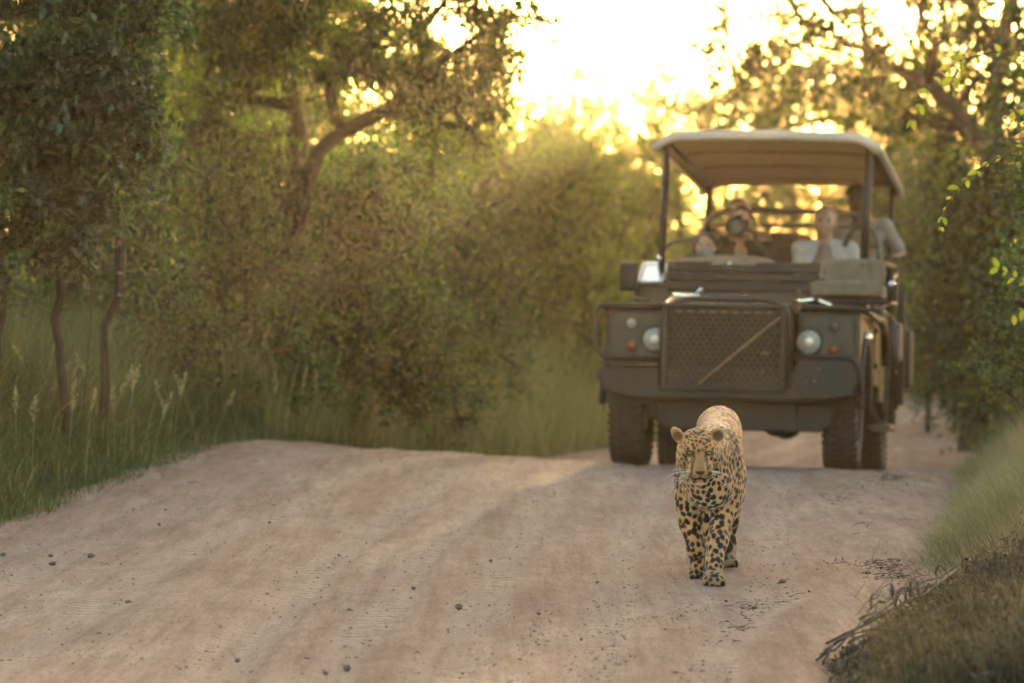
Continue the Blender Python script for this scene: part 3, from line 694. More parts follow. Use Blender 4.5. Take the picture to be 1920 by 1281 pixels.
for (x, y, Y) in heads:
    top = px(x, y, Y); z0 = gz(top.x, Y); a = Acc(); seed_stem(a, top.x, Y, max(.3, top.z - z0), .10 + .09 * rg.random(), 500 + k, .10 + .25 * rg.random())
    o = a.build('seeding_grass_stem', m_gold); tag(o, 'single grass stem with feathery straw coloured head on the left verge', 'grass stem', GS); k += 1
# ragged short tufts and runners spilling onto both road edges
n = 5200; side = rg.random(n) < .6
Y = 16 + 14 * rg.random(n); c_ = np.round(Y * 3.1) / 3.1; Y = c_ + rg.normal(0, .05, n)
wv = .34 * (vn1(Y * 3.1, 77) - .35)
X = np.where(side, XL(Y) + wv, XR(Y) - wv) + rg.normal(0, .05, n)
put('edge_tufts', 'short ragged grass tufts creeping onto the sandy road edges', m_grass, X, Y, .04 + .10 * rg.random(n), .003 + .004 * rg.random(n), .5 + .5 * rg.random(n), .3 + .6 * rg.random(n))
# low forest floor growth behind
n = 42000
X = -9 + 22 * rg.random(n); Y = 24 + 52 * rg.random(n) ** .9
ok = ((X < XL(Y) - 1.2) | (X > XR(Y) + .6) | (Y > 70)) ; X, Y = X[ok], Y[ok]; n = len(X)
P_ = np.stack([X, Y, ground_height(X, Y) + .8 * rg.random(n) ** 1.5], 1)
V, F, va = leaf_geo(P_, rvec(rg, n) + [0, 0, .6], rvec(rg, n) * .6 + [0, 0, 1], .05 + .07 * rg.random(n), .03 + .03 * rg.random(n), rg.random(n))
o = mesh_np('undergrowth', V, F, GREEN_OLIVE, None, False, {'var': va}); tag(o, 'low leafy undergrowth covering the ground under the trees', 'undergrowth', kind='stuff')

# right verge: fine hair-like grass, arching left over the road
n = 46000
Y = 14.2 + 18 * rg.random(n) ** 1.3; d = -.05 + 2.2 * rg.random(n) ** 1.2
X = XR(Y) + d; tf_ = tufted(X, Y, 41, 1.8)
h = (.14 + .42 * sstep(-.05, .9, d) * (.55 + .7 * tf_)) * (.6 + .6 * rg.random(n))
h *= np.where(Y < 15.5, .55, 1) * np.where(rg.random(n) < .06, 1.5, 1)
az = np.pi + rg.normal(0, 1.0, n) + 1.6 * (tufted(X, Y, 47, 2.5) - .5)
put('fine_grass', 'soft hair fine grass arching over the right road edge', m_hay, X, Y, h, .0022 + .0022 * rg.random(n), .45 + .5 * rg.random(n), .2 + .45 * rg.random(n) + .5 * (tufted(X, Y, 49, 1.6) - .3), az, 3, .9)
n = 9000
Y = 28 + 32 * rg.random(n); d = -.1 + 2.5 * rg.random(n); X = XR(Y) + d; 
put('verge_grass', 'green grass along the right side of the road beyond the vehicle', m_grass, X, Y, .2 + .4 * rg.random(n), .008 + .008 * rg.random(n), .2 + .5 * rg.random(n), .1 + .6 * rg.random(n))
# near right: dark mat of weeds and dead stalks
n = 36000
Y = 9.6 + 6.2 * rg.random(n); d = .0 + 1.9 * rg.random(n) ** 1.1; d = d + .35 * (tufted(XR(Y), Y, 55, 3) - .5); X = XR(Y) + d
tf_ = tufted(X, Y, 43, 3.5)
h = (.03 + .20 * sstep(.15, 1.0, d) * (.3 + tf_)) * (.5 + .8 * rg.random(n)) * np.where(rg.random(n) < .04, 2.2, 1)
az = rg.random(n) * 6.28
put('weed_mat', 'dark matted weeds and grass at the lower right corner of the verge', m_weed, X, Y, h, .0025 + .004 * rg.random(n), .4 + .55 * rg.random(n), np.clip(1.5 * tufted(X, Y, 51, 2.2) - .45 + .35 * rg.random(n), 0, 1), az, 2)
n = 9000
Y = 9.8 + 5 * rg.random(n); d = .25 + 1.6 * rg.random(n); X = XR(Y) + d
h = (.10 + .30 * rg.random(n)) * (.35 + .9 * tufted(X, Y, 48, 3)); az = np.pi * (.9 + .5 * rg.random(n))
put('fine_grass', 'olive grass blades combed over the dark weeds at the lower right', m_weed, X, Y, h, .002 + .003 * rg.random(n), .5 + .45 * rg.random(n), .45 + .5 * rg.random(n), az, 4, .9)
n = 12000
Y = 9.6 + 6 * rg.random(n); X = XR(Y) + .02 + 1.8 * rg.random(n)
P_ = np.stack([X, Y, ground_height(X, Y) + .02 + .17 * rg.random(n) ** 1.5 * sstep(0, .6, X - XR(Y))], 1)
V, F, va = leaf_geo(P_, rvec(rg, n) + [0, 0, .1], rvec(rg, n) * .6 + [0, 0, 1], .012 + .02 * rg.random(n), .006 + .008 * rg.random(n), rg.random(n))
m_litter = leaf_mat('dry_leaf', [(0, (.030, .020, .014)), (.5, (.055, .050, .026)), (.85, (.10, .085, .045)), (1, (.30, .25, .17))], .2, .7, .3, (1.2, 1.1, .8))
o = mesh_np('weed_leaves', V, F, m_litter, None, False, {'var': va}); tag(o, 'small dull leaves tangled in the weeds at the lower right', 'weeds', kind='stuff')
# pod bearing dry weeds
pods = [(1845, 1035, 13.0), (1885, 1030, 13.2), (1795, 1075, 12.8), (1835, 1085, 12.6), (1862, 1060, 12.9), (1815, 1110, 12.4), (1850, 1110, 12.3), (1880, 1125, 12.2), (1785, 1105, 12.5), (1682, 1180, 12.0), (1735, 1170, 12.1), (1905, 1070, 12.9)]
for k, (x, y, Y) in enumerate(pods):
    top = px(x, y, Y); z0 = gz(top.x, Y); hh = max(.12, top.z - z0)
    rt = empty('podded_weed', (top.x, Y, z0)); tag(rt, 'dry weed stalk with hanging dark brown seed pods in the lower right verge', 'weed', 'dry podded weeds in the lower right verge')
    a = Acc(); r = np.random.default_rng(700 + k)
    lean = r.normal(0, .05); st = np.array([[lean * t_ * t_, .02 * t_, hh * t_] for t_ in np.linspace(0, 1, 6)]); a.tube(st, np.linspace(.0028, .0014, 6), 4)
    pts = []
    for j in range(5):
        u = .45 + .55 * r.random(); b0 = np.array([lean * u * u, .02 * u, hh * u]); d_ = np.array([r.normal(0, .05), r.normal(0, .03), .02 + .02 * r.random()])
        a.tube([b0, b0 + d_ * .6, b0 + d_], [.0016, .0013, .001], 3); pts.append(b0 + d_)
    a.build('stalk', m_dead, rt, True)
    for j, q_ in enumerate(pts):
        b = Acc(); l_ = .035 + .02 * r.random(); cx = r.normal(0, .006)
        b.tube([q_, q_ + [cx, 0, -.2 * l_], q_ + [cx * 1.6, 0, -.6 * l_], q_ + [cx * 1.2, 0, -l_]], [.0015, .0052, .0048, .001], 6); b.build('seed_pod', m_pod, rt, True)
# dead fallen branch in the lower right corner
rt = empty('fallen_branch', (float(px(1600, 1250, 11.5).x), 11.5, .05)); tag(rt, 'dead forked branch lying on the road edge at the lower right', 'branch')
r = np.random.default_rng(5)
def on_road(x, y, lift=.01):
    Y = 11.5
    for _ in range(6): Y = (CAM_Z - gz((x - 960) / F_PX * Y, Y) * 1.0) * F_PX / (y - HORIZON)
    return np.array([(x - 960) / F_PX * Y, Y, gz((x - 960) / F_PX * Y, Y) + .035 + lift])
def stick(pts, lift, r0, r1):
    P = np.array([on_road(x, y, l * .75) for (x, y), l in zip(pts, lift)]) - np.array(rt.location)
    t = np.linspace(0, 1, len(P)); tt = np.linspace(0, 1, 14); Q = np.stack([np.interp(tt, t, P[:, k]) for k in range(3)], 1) + r.normal(size=(14, 3)) * .007
    a = Acc(); a.tube(Q, np.linspace(r0, r1, 14), 6); return a
stick([(1395, 1262), (1450, 1262), (1530, 1245), (1620, 1225), (1720, 1190), (1800, 1150)], [.0, .01, .02, .05, .10, .14], .006, .004).build('stem', m_dead, rt, True)
for pts, lift in [(([(1505, 1270), (1580, 1215), (1650, 1150), (1700, 1100)]), (.0, .04, .08, .12)), (([(1510, 1268), (1600, 1240), (1700, 1215), (1790, 1195)]), (0, .03, .05, .08)),
                  (([(1560, 1235), (1590, 1190), (1630, 1120), (1650, 1060)]), (.02, .05, .09, .12)), (([(1620, 1225), (1660, 1180), (1740, 1120)]), (.05, .08, .12)),
                  (([(1440, 1265), (1520, 1262), (1600, 1262), (1700, 1250)]), (0, .01, .03, .06)), (([(1600, 1232), (1680, 1240), (1760, 1225), (1860, 1215)]), (.03, .06, .08, .12)),
                  (([(1550, 1248), (1640, 1205), (1700, 1170), (1760, 1165)]), (.01, .05, .09, .12)), (([(1530, 1278), (1600, 1250), (1660, 1235), (1720, 1205)]), (.0, .02, .04, .06)),
                  (([(1480, 1276), (1570, 1225), (1640, 1175), (1690, 1140)]), (0, .05, .1, .16)), (([(1540, 1262), (1640, 1190), (1720, 1150)]), (0, .08, .1)), (([(1600, 1268), (1700, 1235), (1820, 1180)]), (.02, .06, .1)), (([(1620, 1210), (1700, 1170), (1800, 1140), (1900, 1120)]), (.05, .1, .14, .2)),
                  (([(1560, 1260), (1640, 1252), (1720, 1238), (1800, 1240)]), (.0, .03, .05, .08))]:
    stick(pts, lift, .0042, .0016).build('twig', m_dead, rt, True)
# dry leaf and twig litter on the road
a = Acc()
for (cx_, cy_, sx_, sy_, m) in [(1655, 985, 45, 12, 260), (1680, 1020, 60, 10, 200), (1625, 1060, 50, 14, 300), (1640, 1085, 50, 10, 220), (1590, 1085, 30, 12, 120), (1530, 1130, 30, 10, 50), (1400, 1145, 40, 12, 30), (1420, 1180, 70, 30, 50), (1690, 900, 60, 12, 160), (1600, 930, 60, 16, 90), (270, 905, 60, 12, 110), (340, 880, 60, 10, 90), (140, 935, 80, 8, 90), (60, 955, 60, 8, 60)]:
    for _ in range(m):
        x = cx_ + sx_ * rg.normal() * .7; y = cy_ + sy_ * rg.normal() * .7
        Y = 1.143 * F_PX / (y - HORIZON)
        for _k in range(2): Y = (CAM_Z - float1(road_z((x - 960) / F_PX * Y, Y))) * F_PX / (y - HORIZON)
        X = (x - 960) / F_PX * Y; z = max(float1(road_z(X, Y)), gz(X, Y)) + .003
        if rg.random() < .4:
            th = rg.normal(0, .7); l_ = .02 + .06 * rg.random(); e_ = np.array([math.cos(th), math.sin(th) * 1.0, rg.normal(0, .12) + .05]) * l_
            a.tube([np.array([X, Y, z]), np.array([X, Y, z]) + e_ * .5 + [0, 0, .004], np.array([X, Y, z]) + e_], [.0018, .0015, .001], 3, rg.random() * .6)
        else:
            V, F, va = leaf_geo(np.array([[X, Y, z]]), rvec(rg, 1) * [1, 1, .3] + [0, 0, .15], rvec(rg, 1) * .5 + [0, 0, 1], np.array([.012 + .02 * rg.random()]), np.array([.006 + .007 * rg.random()]), np.array([rg.random() ** 2 * .85]))
            a.add(V, T=F, a=va)
o = a.build('leaf_litter', m_litter); tag(o, 'dry leaves and twig bits lying on the road by the right edge', 'leaf litter', kind='stuff')

# hanging leafy twigs close to the camera, right edge
def leafy_twig(label, Y, pts, n, ll, seed, depth=0, anchor=None):
    r = np.random.default_rng(seed)
    P = np.array([px(x, y, Y + depth * k) for k, (x, y) in enumerate(pts)])
    rt = empty('leafy_twig', P[0]); tag(rt, label, 'twig')
    t = np.linspace(0, 1, len(P)); tt = np.linspace(0, 1, 30); Q = np.stack([np.interp(tt, t, P[:, k]) for k in range(3)], 1)
    for _ in range(3): Q[1:-1] = (Q[:-2] + Q[1:-1] * 2 + Q[2:]) / 4
    a = Acc(); a.tube(Q - P[0], np.linspace(.0035, .0012, 30), 5); a.build('stem', m_twig, rt, True)
    u = (np.arange(n) + .5) / n; pos = np.stack([np.interp(u, tt, Q[:, k]) for k in range(3)], 1)
    tan = np.gradient(Q, axis=0); tan /= np.linalg.norm(tan, axis=1)[:, None]; tg = np.stack([np.interp(u, tt, tan[:, k]) for k in range(3)], 1)
    for k in range(n):
        for sd_ in (1, -1):
            if r.random() < .22: continue
            side = np.cross(tg[k], [0, 1, 0]) * sd_; side /= np.linalg.norm(side) + 1e-9
            D = tg[k] * (.4 + .6 * r.random()) + side * (.35 + .6 * r.random()) + np.array([r.normal() * .2, r.normal() * .5, -.45 * r.random()]); N_ = np.array([r.normal() * .4, -1, .6 + r.normal() * .4])
            l_ = ll * (.35 + .85 * r.random()) * (1 - .35 * u[k])
            V, F, va = leaf_geo((pos[k] - P[0])[None], D[None], N_[None], np.array([l_]), np.array([l_ * .58]), np.array([.25 + .6 * r.random()]), 4)
            mesh_np('leaf', V, F, LEAF_FRESH, rt, True, {'var': va})
    return rt
leafy_twig('arching twig with pointed yellow green leaves hanging before the dark bush', 13.2, [(1990, 250), (1930, 272), (1895, 285), (1850, 305), (1815, 335), (1785, 365), (1768, 400), (1762, 435)], 13, .052, 81)
leafy_twig('drooping twig of pale golden leaves hanging below the bright tree crown', 12.2, [(1990, 150), (1900, 95), (1850, 100), (1790, 115), (1755, 150), (1725, 190), (1707, 240)], 10, .052, 82)
leafy_twig('short pale leaf spray hanging beside the golden twig', 12.3, [(1850, 100), (1805, 115), (1785, 150), (1795, 185)], 4, .058, 83)
leafy_twig('small leafy tip poking in at the right edge above the arching twig', 12.8, [(1990, 190), (1930, 200), (1895, 210), (1880, 225)], 4, .046, 84)
leafy_twig('small leafy tip just under the arching twig at the right edge', 12.8, [(1990, 330), (1940, 300), (1905, 310)], 4, .046, 85)
leafy_twig('light green spray with toothed outline low at the right edge beside the dark bush', 19, [(2010, 560), (1945, 540), (1900, 520), (1865, 498)], 7, .08, 86)
leafy_twig('second light green spray hanging near the right edge under the first', 19.2, [(2020, 590), (1960, 575), (1915, 580), (1880, 610)], 7, .075, 87)
leafy_twig('leaf spray between the arching twig and the light green spray at the edge', 18, [(2000, 420), (1950, 430), (1905, 445), (1890, 460)], 5, .065, 88)
# bush on the right verge that carries those sprays
bush('bush', 'green bush standing in the right verge behind the fine grass', 24, [(1960, 1950, 620, 0), (1930, 1920, 660, .2)],
     [E(1930, 640, 24, 75, 70, .5), E(1880, 700, 24.5, 60, 50, .5), E(1985, 560, 23.5, 90, 130, .7), E(1990, 300, 22, 60, 260, .6)], 110, 15000, .034, 91, GREEN_OLIVE, None, twig_len=.25)

# ================================================================== SURFACES GROWN FROM SMOOTHLY JOINED VOLUMES
class Field:
    def __init__(s, lo, hi, h):
        s.lo = np.array(lo, float); s.h = h
        s.n = np.ceil((np.array(hi, float) - s.lo) / h).astype(int) + 1
        s.D = np.full(tuple(s.n), 1.0, dtype=np.float32)
    def sub(s, lo, hi):
        a = np.clip(np.floor((np.array(lo) - s.lo) / s.h).astype(int), 0, s.n - 1)
        b = np.clip(np.ceil((np.array(hi) - s.lo) / s.h).astype(int) + 1, 1, s.n)
        sl = tuple(slice(a[k], max(b[k], a[k] + 1)) for k in range(3))
        ax = [s.lo[k] + s.h * np.arange(sl[k].start, sl[k].stop, dtype=np.float32) for k in range(3)]
        return sl, np.meshgrid(*ax, indexing='ij')
    def put(s, d, sl, k, op):
        A = s.D[sl]
        if op == 'add':
            if k > 0:
                hh = np.clip(.5 + .5 * (d - A) / k, 0, 1); s.D[sl] = d * (1 - hh) + A * hh - k * hh * (1 - hh)
            else: s.D[sl] = np.minimum(A, d)
        else:  # carve
            d = -d; hh = np.clip(.5 - .5 * (d - A) / max(k, 1e-5), 0, 1); s.D[sl] = d * (1 - hh) + A * hh + k * hh * (1 - hh)
    def ell(s, c, r, rot=None, k=.02, op='add'):
        c = np.array(c, float); r = np.array(r, float); m = r.max() + k + 3 * s.h
        sl, (X, Y, Z) = s.sub(c - m, c + m)
        X = X - c[0]; Y = Y - c[1]; Z = Z - c[2]
        if rot is not None:
            Mi = np.array(rot.to_3x3().inverted() if hasattr(rot, 'to_3x3') else rot.inverted())
            X, Y, Z = (Mi[0][0] * X + Mi[0][1] * Y + Mi[0][2] * Z, Mi[1][0] * X + Mi[1][1] * Y + Mi[1][2] * Z, Mi[2][0] * X + Mi[2][1] * Y + Mi[2][2] * Z)
        k0 = np.sqrt((X / r[0]) ** 2 + (Y / r[1]) ** 2 + (Z / r[2]) ** 2) + 1e-6
        k1 = np.sqrt((X / r[0] ** 2) ** 2 + (Y / r[1] ** 2) ** 2 + (Z / r[2] ** 2) ** 2) + 1e-6
        s.put((k0 * (k0 - 1) / k1).astype(np.float32), sl, k, op)
    def cone(s, a, b, ra, rb, k=.02, op='add', flat=None):
        a = np.array(a, float); b = np.array(b, float); m = max(ra, rb) + k + 3 * s.h
        sl, (X, Y, Z) = s.sub(np.minimum(a, b) - m, np.maximum(a, b) + m)
        ab = b - a; L2 = ab.dot(ab) + 1e-12
        t = np.clip(((X - a[0]) * ab[0] + (Y - a[1]) * ab[1] + (Z - a[2]) * ab[2]) / L2, 0, 1)
        dx = X - a[0] - t * ab[0]; dy = Y - a[1] - t * ab[1]; dz = Z - a[2] - t * ab[2]
        if flat: dx = dx / flat[0]; dy = dy / flat[1]; dz = dz / flat[2]
        d = np.sqrt(dx * dx + dy * dy + dz * dz) - (ra + (rb - ra) * t)
        s.put(d.astype(np.float32), sl, k, op)
    def chain(s, pts, rad, k=.02, flat=None):
        for j in range(len(pts) - 1): s.cone(pts[j], pts[j + 1], rad[j], rad[j + 1], k, 'add', flat)
    def net(s):
        D = s.D; I = D < 0
        c = np.zeros(tuple(s.n - 1), dtype=np.int8)
        for i in (0, 1):
            for j in (0, 1):
                for k in (0, 1):
                    c += I[i:i + c.shape[0], j:j + c.shape[1], k:k + c.shape[2]]
        act = (c > 0) & (c < 8); idx = -np.ones(c.shape, dtype=np.int64); idx[act] = np.arange(act.sum())
        P = np.argwhere(act); acc = np.zeros((len(P), 3)); cnt = np.zeros(len(P))
        cor = [(i, j, k) for i in (0, 1) for j in (0, 1) for k in (0, 1)]
        for A in cor:
            for ax in range(3):
                if A[ax] == 1: continue
                B = list(A); B[ax] = 1
                da = D[P[:, 0] + A[0], P[:, 1] + A[1], P[:, 2] + A[2]]; db = D[P[:, 0] + B[0], P[:, 1] + B[1], P[:, 2] + B[2]]
                x = (da < 0) != (db < 0); t = np.where(x, da / np.where(x, da - db, 1), 0)
                pos = np.array(A, float)[None] + t[:, None] * (np.array(B, float) - np.array(A, float))[None]
                acc += pos * x[:, None]; cnt += x
        V = s.lo + s.h * (P + acc / np.maximum(cnt, 1)[:, None])
        Fs = []
        for ax in range(3):
            sl0 = [slice(None)] * 3; sl1 = [slice(None)] * 3; sl0[ax] = slice(0, -1); sl1[ax] = slice(1, None)
            a0 = I[tuple(sl0)]; a1 = I[tuple(sl1)]; e = np.argwhere(a0 != a1)
            u, v = [(1, 2), (2, 0), (0, 1)][ax]
            e = e[(e[:, u] > 0) & (e[:, v] > 0)]
            e = e[(e[:, u] < c.shape[u]) & (e[:, v] < c.shape[v])]
            def cell(du, dv):
                w = e.copy(); w[:, u] -= du; w[:, v] -= dv; return idx[w[:, 0], w[:, 1], w[:, 2]]
            qd = np.stack([cell(1, 1), cell(0, 1), cell(0, 0), cell(1, 0)], 1)
            flip = ~a0[e[:, 0], e[:, 1], e[:, 2]]
            qd[flip] = qd[flip][:, ::-1]; Fs.append(qd)
        F = np.concatenate(Fs); F = F[(F >= 0).all(1)]
        return V, F
def smooth_mesh(V, F, it=3, lam=.5):
    n = len(V)
    E_ = np.concatenate([F[:, [0, 1]], F[:, [1, 2]], F[:, [2, 3]], F[:, [3, 0]]]); E_ = np.concatenate([E_, E_[:, ::-1]])
    cnt = np.bincount(E_[:, 0], minlength=n)[:, None]
    for _ in range(it):
        S_ = np.stack([np.bincount(E_[:, 0], weights=V[E_[:, 1], k], minlength=n) for k in range(3)], 1) / np.maximum(cnt, 1)
        V = V + lam * (S_ - V)
    return V
def vnormals(V, F):
    a = V[F[:, 2]] - V[F[:, 0]]; b = V[F[:, 3]] - V[F[:, 1]]; fn = np.cross(a, b)
    N = np.zeros_like(V)
    for k in range(4):
        for c in range(3): N[:, c] += np.bincount(F[:, k], weights=fn[:, c], minlength=len(V))
    return N / (np.linalg.norm(N, axis=1)[:, None] + 1e-12)

# ================================================================== LEOPARD
LX, LY = .798, 14.75
LZ = float1(road_z(LX, LY + .4)) - .004
leo = empty('leopard', (LX, LY, LZ)); tag(leo, 'spotted leopard walking along the road toward the camera, head low and mouth open', 'leopard')
HS = 1.03; HC = np.array([-.059, -.10, .562]); pit = R(27); HYAW = R(0)
hf = np.array([0, -math.cos(pit), -math.sin(pit)]); hu = np.array([0, -math.sin(pit), math.cos(pit)]); hr = np.array([1.0, 0, 0])
def H(r, f, u): return HC + HS * (r * hr + f * hf + u * hu)
HM = Matrix((hr, hf, hu)).transposed()
fl = Field((-.24, -.34, -.02), (.30, 1.42, .76), .0050)
# trunk
fl.ell((.018, .40, .455), (.104, .30, .162), k=.05)
fl.ell((.040, .70, .445), (.100, .28, .150), k=.06)
fl.ell((.080, .98, .515), (.098, .20, .160), k=.06)
fl.ell((.010, .22, .430), (.105, .13, .150), k=.05)
fl.cone((.02, .30, .560), (.085, 1.0, .600), .075, .085, .05)
for s_, x in ((-1, -.083), (1, .098)):
    fl.ell((x, .27, .46), (.040, .115, .150), k=.04)
fl.cone((.004, .24, .50), (-.052, .00, .545), .118, .088, .05)
fl.cone((.004, .20, .40), (-.055, -.02, .49), .085, .06, .05)
fl.ell((-.01, .12, .405), (.085, .09, .10), k=.05)
# front leg carrying the weight (on the right in the picture), reaching forward
fl.chain([(.088, .28, .42), (.062, .24, .30), (.028, .11, .17), (.012, .045, .085), (.010, .02, .045)], [.068, .055, .038, .031, .031], .03)
fl.ell((.006, -.010, .034), (.044, .062, .031), k=.015)
for j, (tx, ty) in enumerate([(-.031, -.052), (-.011, -.070), (.014, -.071), (.034, -.053)]): fl.ell((.006 + tx, ty, .022), (.0145, .024, .021), k=.006)
# other front leg, folded back in mid stride
fl.chain([(-.078, .28, .42), (-.078, .27, .32), (-.070, .30, .235), (-.050, .28, .13), (-.040, .33, .070)], [.064, .053, .043, .035, .030], .03)
fl.ell((-.040, .315, .044), (.036, .040, .042), k=.015)
for tx in (-.030, -.011, .009, .027): fl.ell((-.040 + tx, .285, .022), (.0115, .020, .020), k=.005)
# hind legs
fl.chain([(.100, .98, .44), (.112, .84, .33), (.120, .98, .22), (.128, 1.10, .19), (.124, 1.06, .085), (.124, 1.04, .045)], [.085, .066, .050, .040, .034, .033], .035)
fl.ell((.124, 1.01, .032), (.037, .060, .030), k=.015)
for tx in (-.026, -.009, .011, .028): fl.ell((.124 + tx, .955, .021), (.0125, .022, .019), k=.005)
fl.chain([(.045, 1.0, .43), (.030, .80, .31), (.040, .84, .19), (.048, .90, .15), (.045, .80, .07), (.045, .78, .045)], [.082, .060, .044, .034, .029, .030], .035)
fl.ell((.045, .75, .032), (.036, .060, .030), k=.015)
for tx in (-.026, -.009, .011, .028): fl.ell((.045 + tx, .695, .021), (.0125, .022, .019), k=.005)
# tail
fl.chain([(.09, 1.13, .56), (.10, 1.24, .47), (.11, 1.30, .33), (.12, 1.34, .20), (.14, 1.38, .15)], [.032, .026, .023, .021, .018], .02)
# head
def he(r, f, u, rr, k=.014, op='add', rot=None):
    fl.ell(H(r, f, u), [HS * q_ for q_ in rr], HM if rot is None else HM @ rot, HS * k, op)
def hc(a, b, ra, rb, k=.014, op='add'): fl.cone(H(*a), H(*b), HS * ra, HS * rb, HS * k, op)
he(0, -.005, .0, (.071, .086, .066)); he(0, .035, .018, (.056, .060, .046))
for s_ in (-1, 1):
    he(.046 * s_, .018, -.032, (.034, .046, .046)); he(.058 * s_, -.02, -.045, (.026, .05, .05), .02)
    he(.036 * s_, .070, .038, (.022, .022, .013), .012)           # brow
    he(.045 * s_, .066, .000, (.022, .024, .016), .012)           # cheek bone
    he(.0245 * s_, .130, -.043, (.0275, .027, .0215), .009)       # upper lip pads
    he(.014 * s_, .118, -.078, (.016, .030, .012), .010)
hc((0, .060, .018), (0, .148, -.016), .0265, .0215, .018)          # nose bridge
he(0, .092, -.034, (.052, .050, .034), .018)
he(0, .120, -.086, (.021, .024, .013), .010)                       # chin
hc((0, .05, -.075), (0, .11, -.084), .032, .020, .02)              # jaw
he(0, .1600, -.0215, (.0165, .0085, .0085), .005)                  # nose
for s_ in (-1, 1):
    he(.0366 * s_, .0865, .0180, (.0150, .012, .0088), .004, 'carve')
    he(.0085 * s_, .168, -.0235, (.0042, .006, .0026), .002, 'carve')
he(0, .150, -.0665, (.0235, .030, .0085), .004, 'carve')           # open mouth
hc((0, .170, -.034), (0, .160, -.058), .0018, .0018, .003, 'carve')
# ears: the one on the left turned outwards, the other cupped forward
eR = Matrix.Rotation(R(-22), 3, 'Y') @ Matrix.Rotation(R(-16), 3, 'Z')
he(.071, -.018, .040, (.029, .012, .034), .010, 'add', Matrix.Rotation(R(24), 3, 'Y'))
he(.073, -.003, .042, (.0215, .012, .026), .004, 'carve', Matrix.Rotation(R(24), 3, 'Y'))
he(-.079, -.020, .038, (.042, .013, .023), .010, 'add', Matrix.Rotation(R(60), 3, 'Y'))
he(-.081, -.008, .038, (.033, .010, .0135), .004, 'carve', Matrix.Rotation(R(60), 3, 'Y'))
V, F = fl.net(); V = smooth_mesh(V, F, 2, .45); N = vnormals(V, F)
# fur relief
V = V + N * (.0022 * (vnoise(V * [60, 25, 45], 4) - .5) + .0016 * (vnoise(V * [150, 60, 110], 5) - .5))[:, None]
# ---------------- coat colours
def lc(a, b, t): return np.asarray(a)[None] * (1 - t[:, None]) + np.asarray(b)[None] * t[:, None]
hd = (V - HC) / HS; hr_, hf_, hu_ = hd @ hr, hd @ hf, hd @ hu
head = 1 - sstep(.0, .05, -(hf_ + .045)) ; head = head * (hu_ > -.13) * (np.abs(hr_) < .14)
tawny = np.array([.50, .25, .09]); pale = np.array([.75, .46, .235]); white = np.array([.78, .70, .58]); dark = np.array([.010, .007, .005])
up = sstep(-.5, .8, N[:, 2]) * .6 + sstep(.30, .62, V[:, 2]) * .6
C_ = lc(pale, tawny, np.clip(up, 0, 1))
C_ = C_ * (.86 + .28 * vnoise(V * 22, 7))[:, None]
cx = V[:, 0] - np.interp(V[:, 1], [0, .3, 1], [-.01, .015, .07])
chest = np.exp(-(cx / .035) ** 2) * (1 - sstep(.30, .44, V[:, 2])) * (V[:, 1] < .5) * sstep(.20, .32, V[:, 2]) * .8 
inner = ((N[:, 0] * np.sign(cx) < -.55) & (V[:, 2] < .36) & (V[:, 2] > .10)).astype(float) * .3
C_ = lc((0, 0, 0), (0, 0, 0), chest) + C_ * (1 - np.clip(chest + inner, 0, 1))[:, None] + white[None] * np.clip(chest + inner, 0, 1)[:, None]
belly = sstep(.35, .8, -N[:, 2]) * (V[:, 2] > .2) * (1 - head); C_ = C_ * (1 - belly[:, None]) + white * belly[:, None]
paws = 1 - sstep(.03, .09, V[:, 2]); C_ = C_ * (1 - .45 * paws[:, None]) + np.array([.13, .10, .075]) * (.45 * paws[:, None])
# face base
fb = lc((.74, .40, .155), (.72, .36, .125), sstep(-.02, .05, hu_)); hh_ = head[:, None]
C_ = C_ * (1 - hh_) + fb * hh_
def blob(mr, mu, sr, su, sharp=2): return np.exp(-((np.abs(np.abs(hr_) - mr) / sr) ** sharp + (np.abs(hu_ - mu) / su) ** sharp))
front = (hf_ > .0)
def paint(mask, colr, k=1.0):
    global C_
    w = np.clip(mask * k, 0, 1)[:, None]; C_ = C_ * (1 - w) + np.array(colr)[None] * w
paint(sstep(.045, .065, np.abs(hr_)) * sstep(.02, -.03, hu_) * head, (.58, .44, .26), .7)
paint(blob(0, .03, .016, .05, 2) * front * head, (.30, .205, .085), .35)
paint(blob(.040, .0335, .018, .0055, 2) * front, (.72, .60, .42), .8)         # pale brow
paint(blob(.040, .002, .018, .0055, 2) * front, (.72, .62, .46), .8)          # pale below the eye
paint(np.exp(-(np.abs(hr_) / np.interp(hu_, [-.035, .02], [.031, .017])) ** 4 - (np.abs(hu_ + .004) / .036) ** 4) * (hf_ > .07), (.27, .150, .055), .75)   # olive nose bridge
paint(blob(.021, -.046, .022, .015, 3) * (hf_ > .11), (.62, .50, .32), .8)    # lip pads
paint(sstep(-.072, -.082, hu_) * (hu_ > -.112) * (hf_ > .05) * (hf_ < .19) * (np.abs(hr_) < .045), white, .95)  # chin
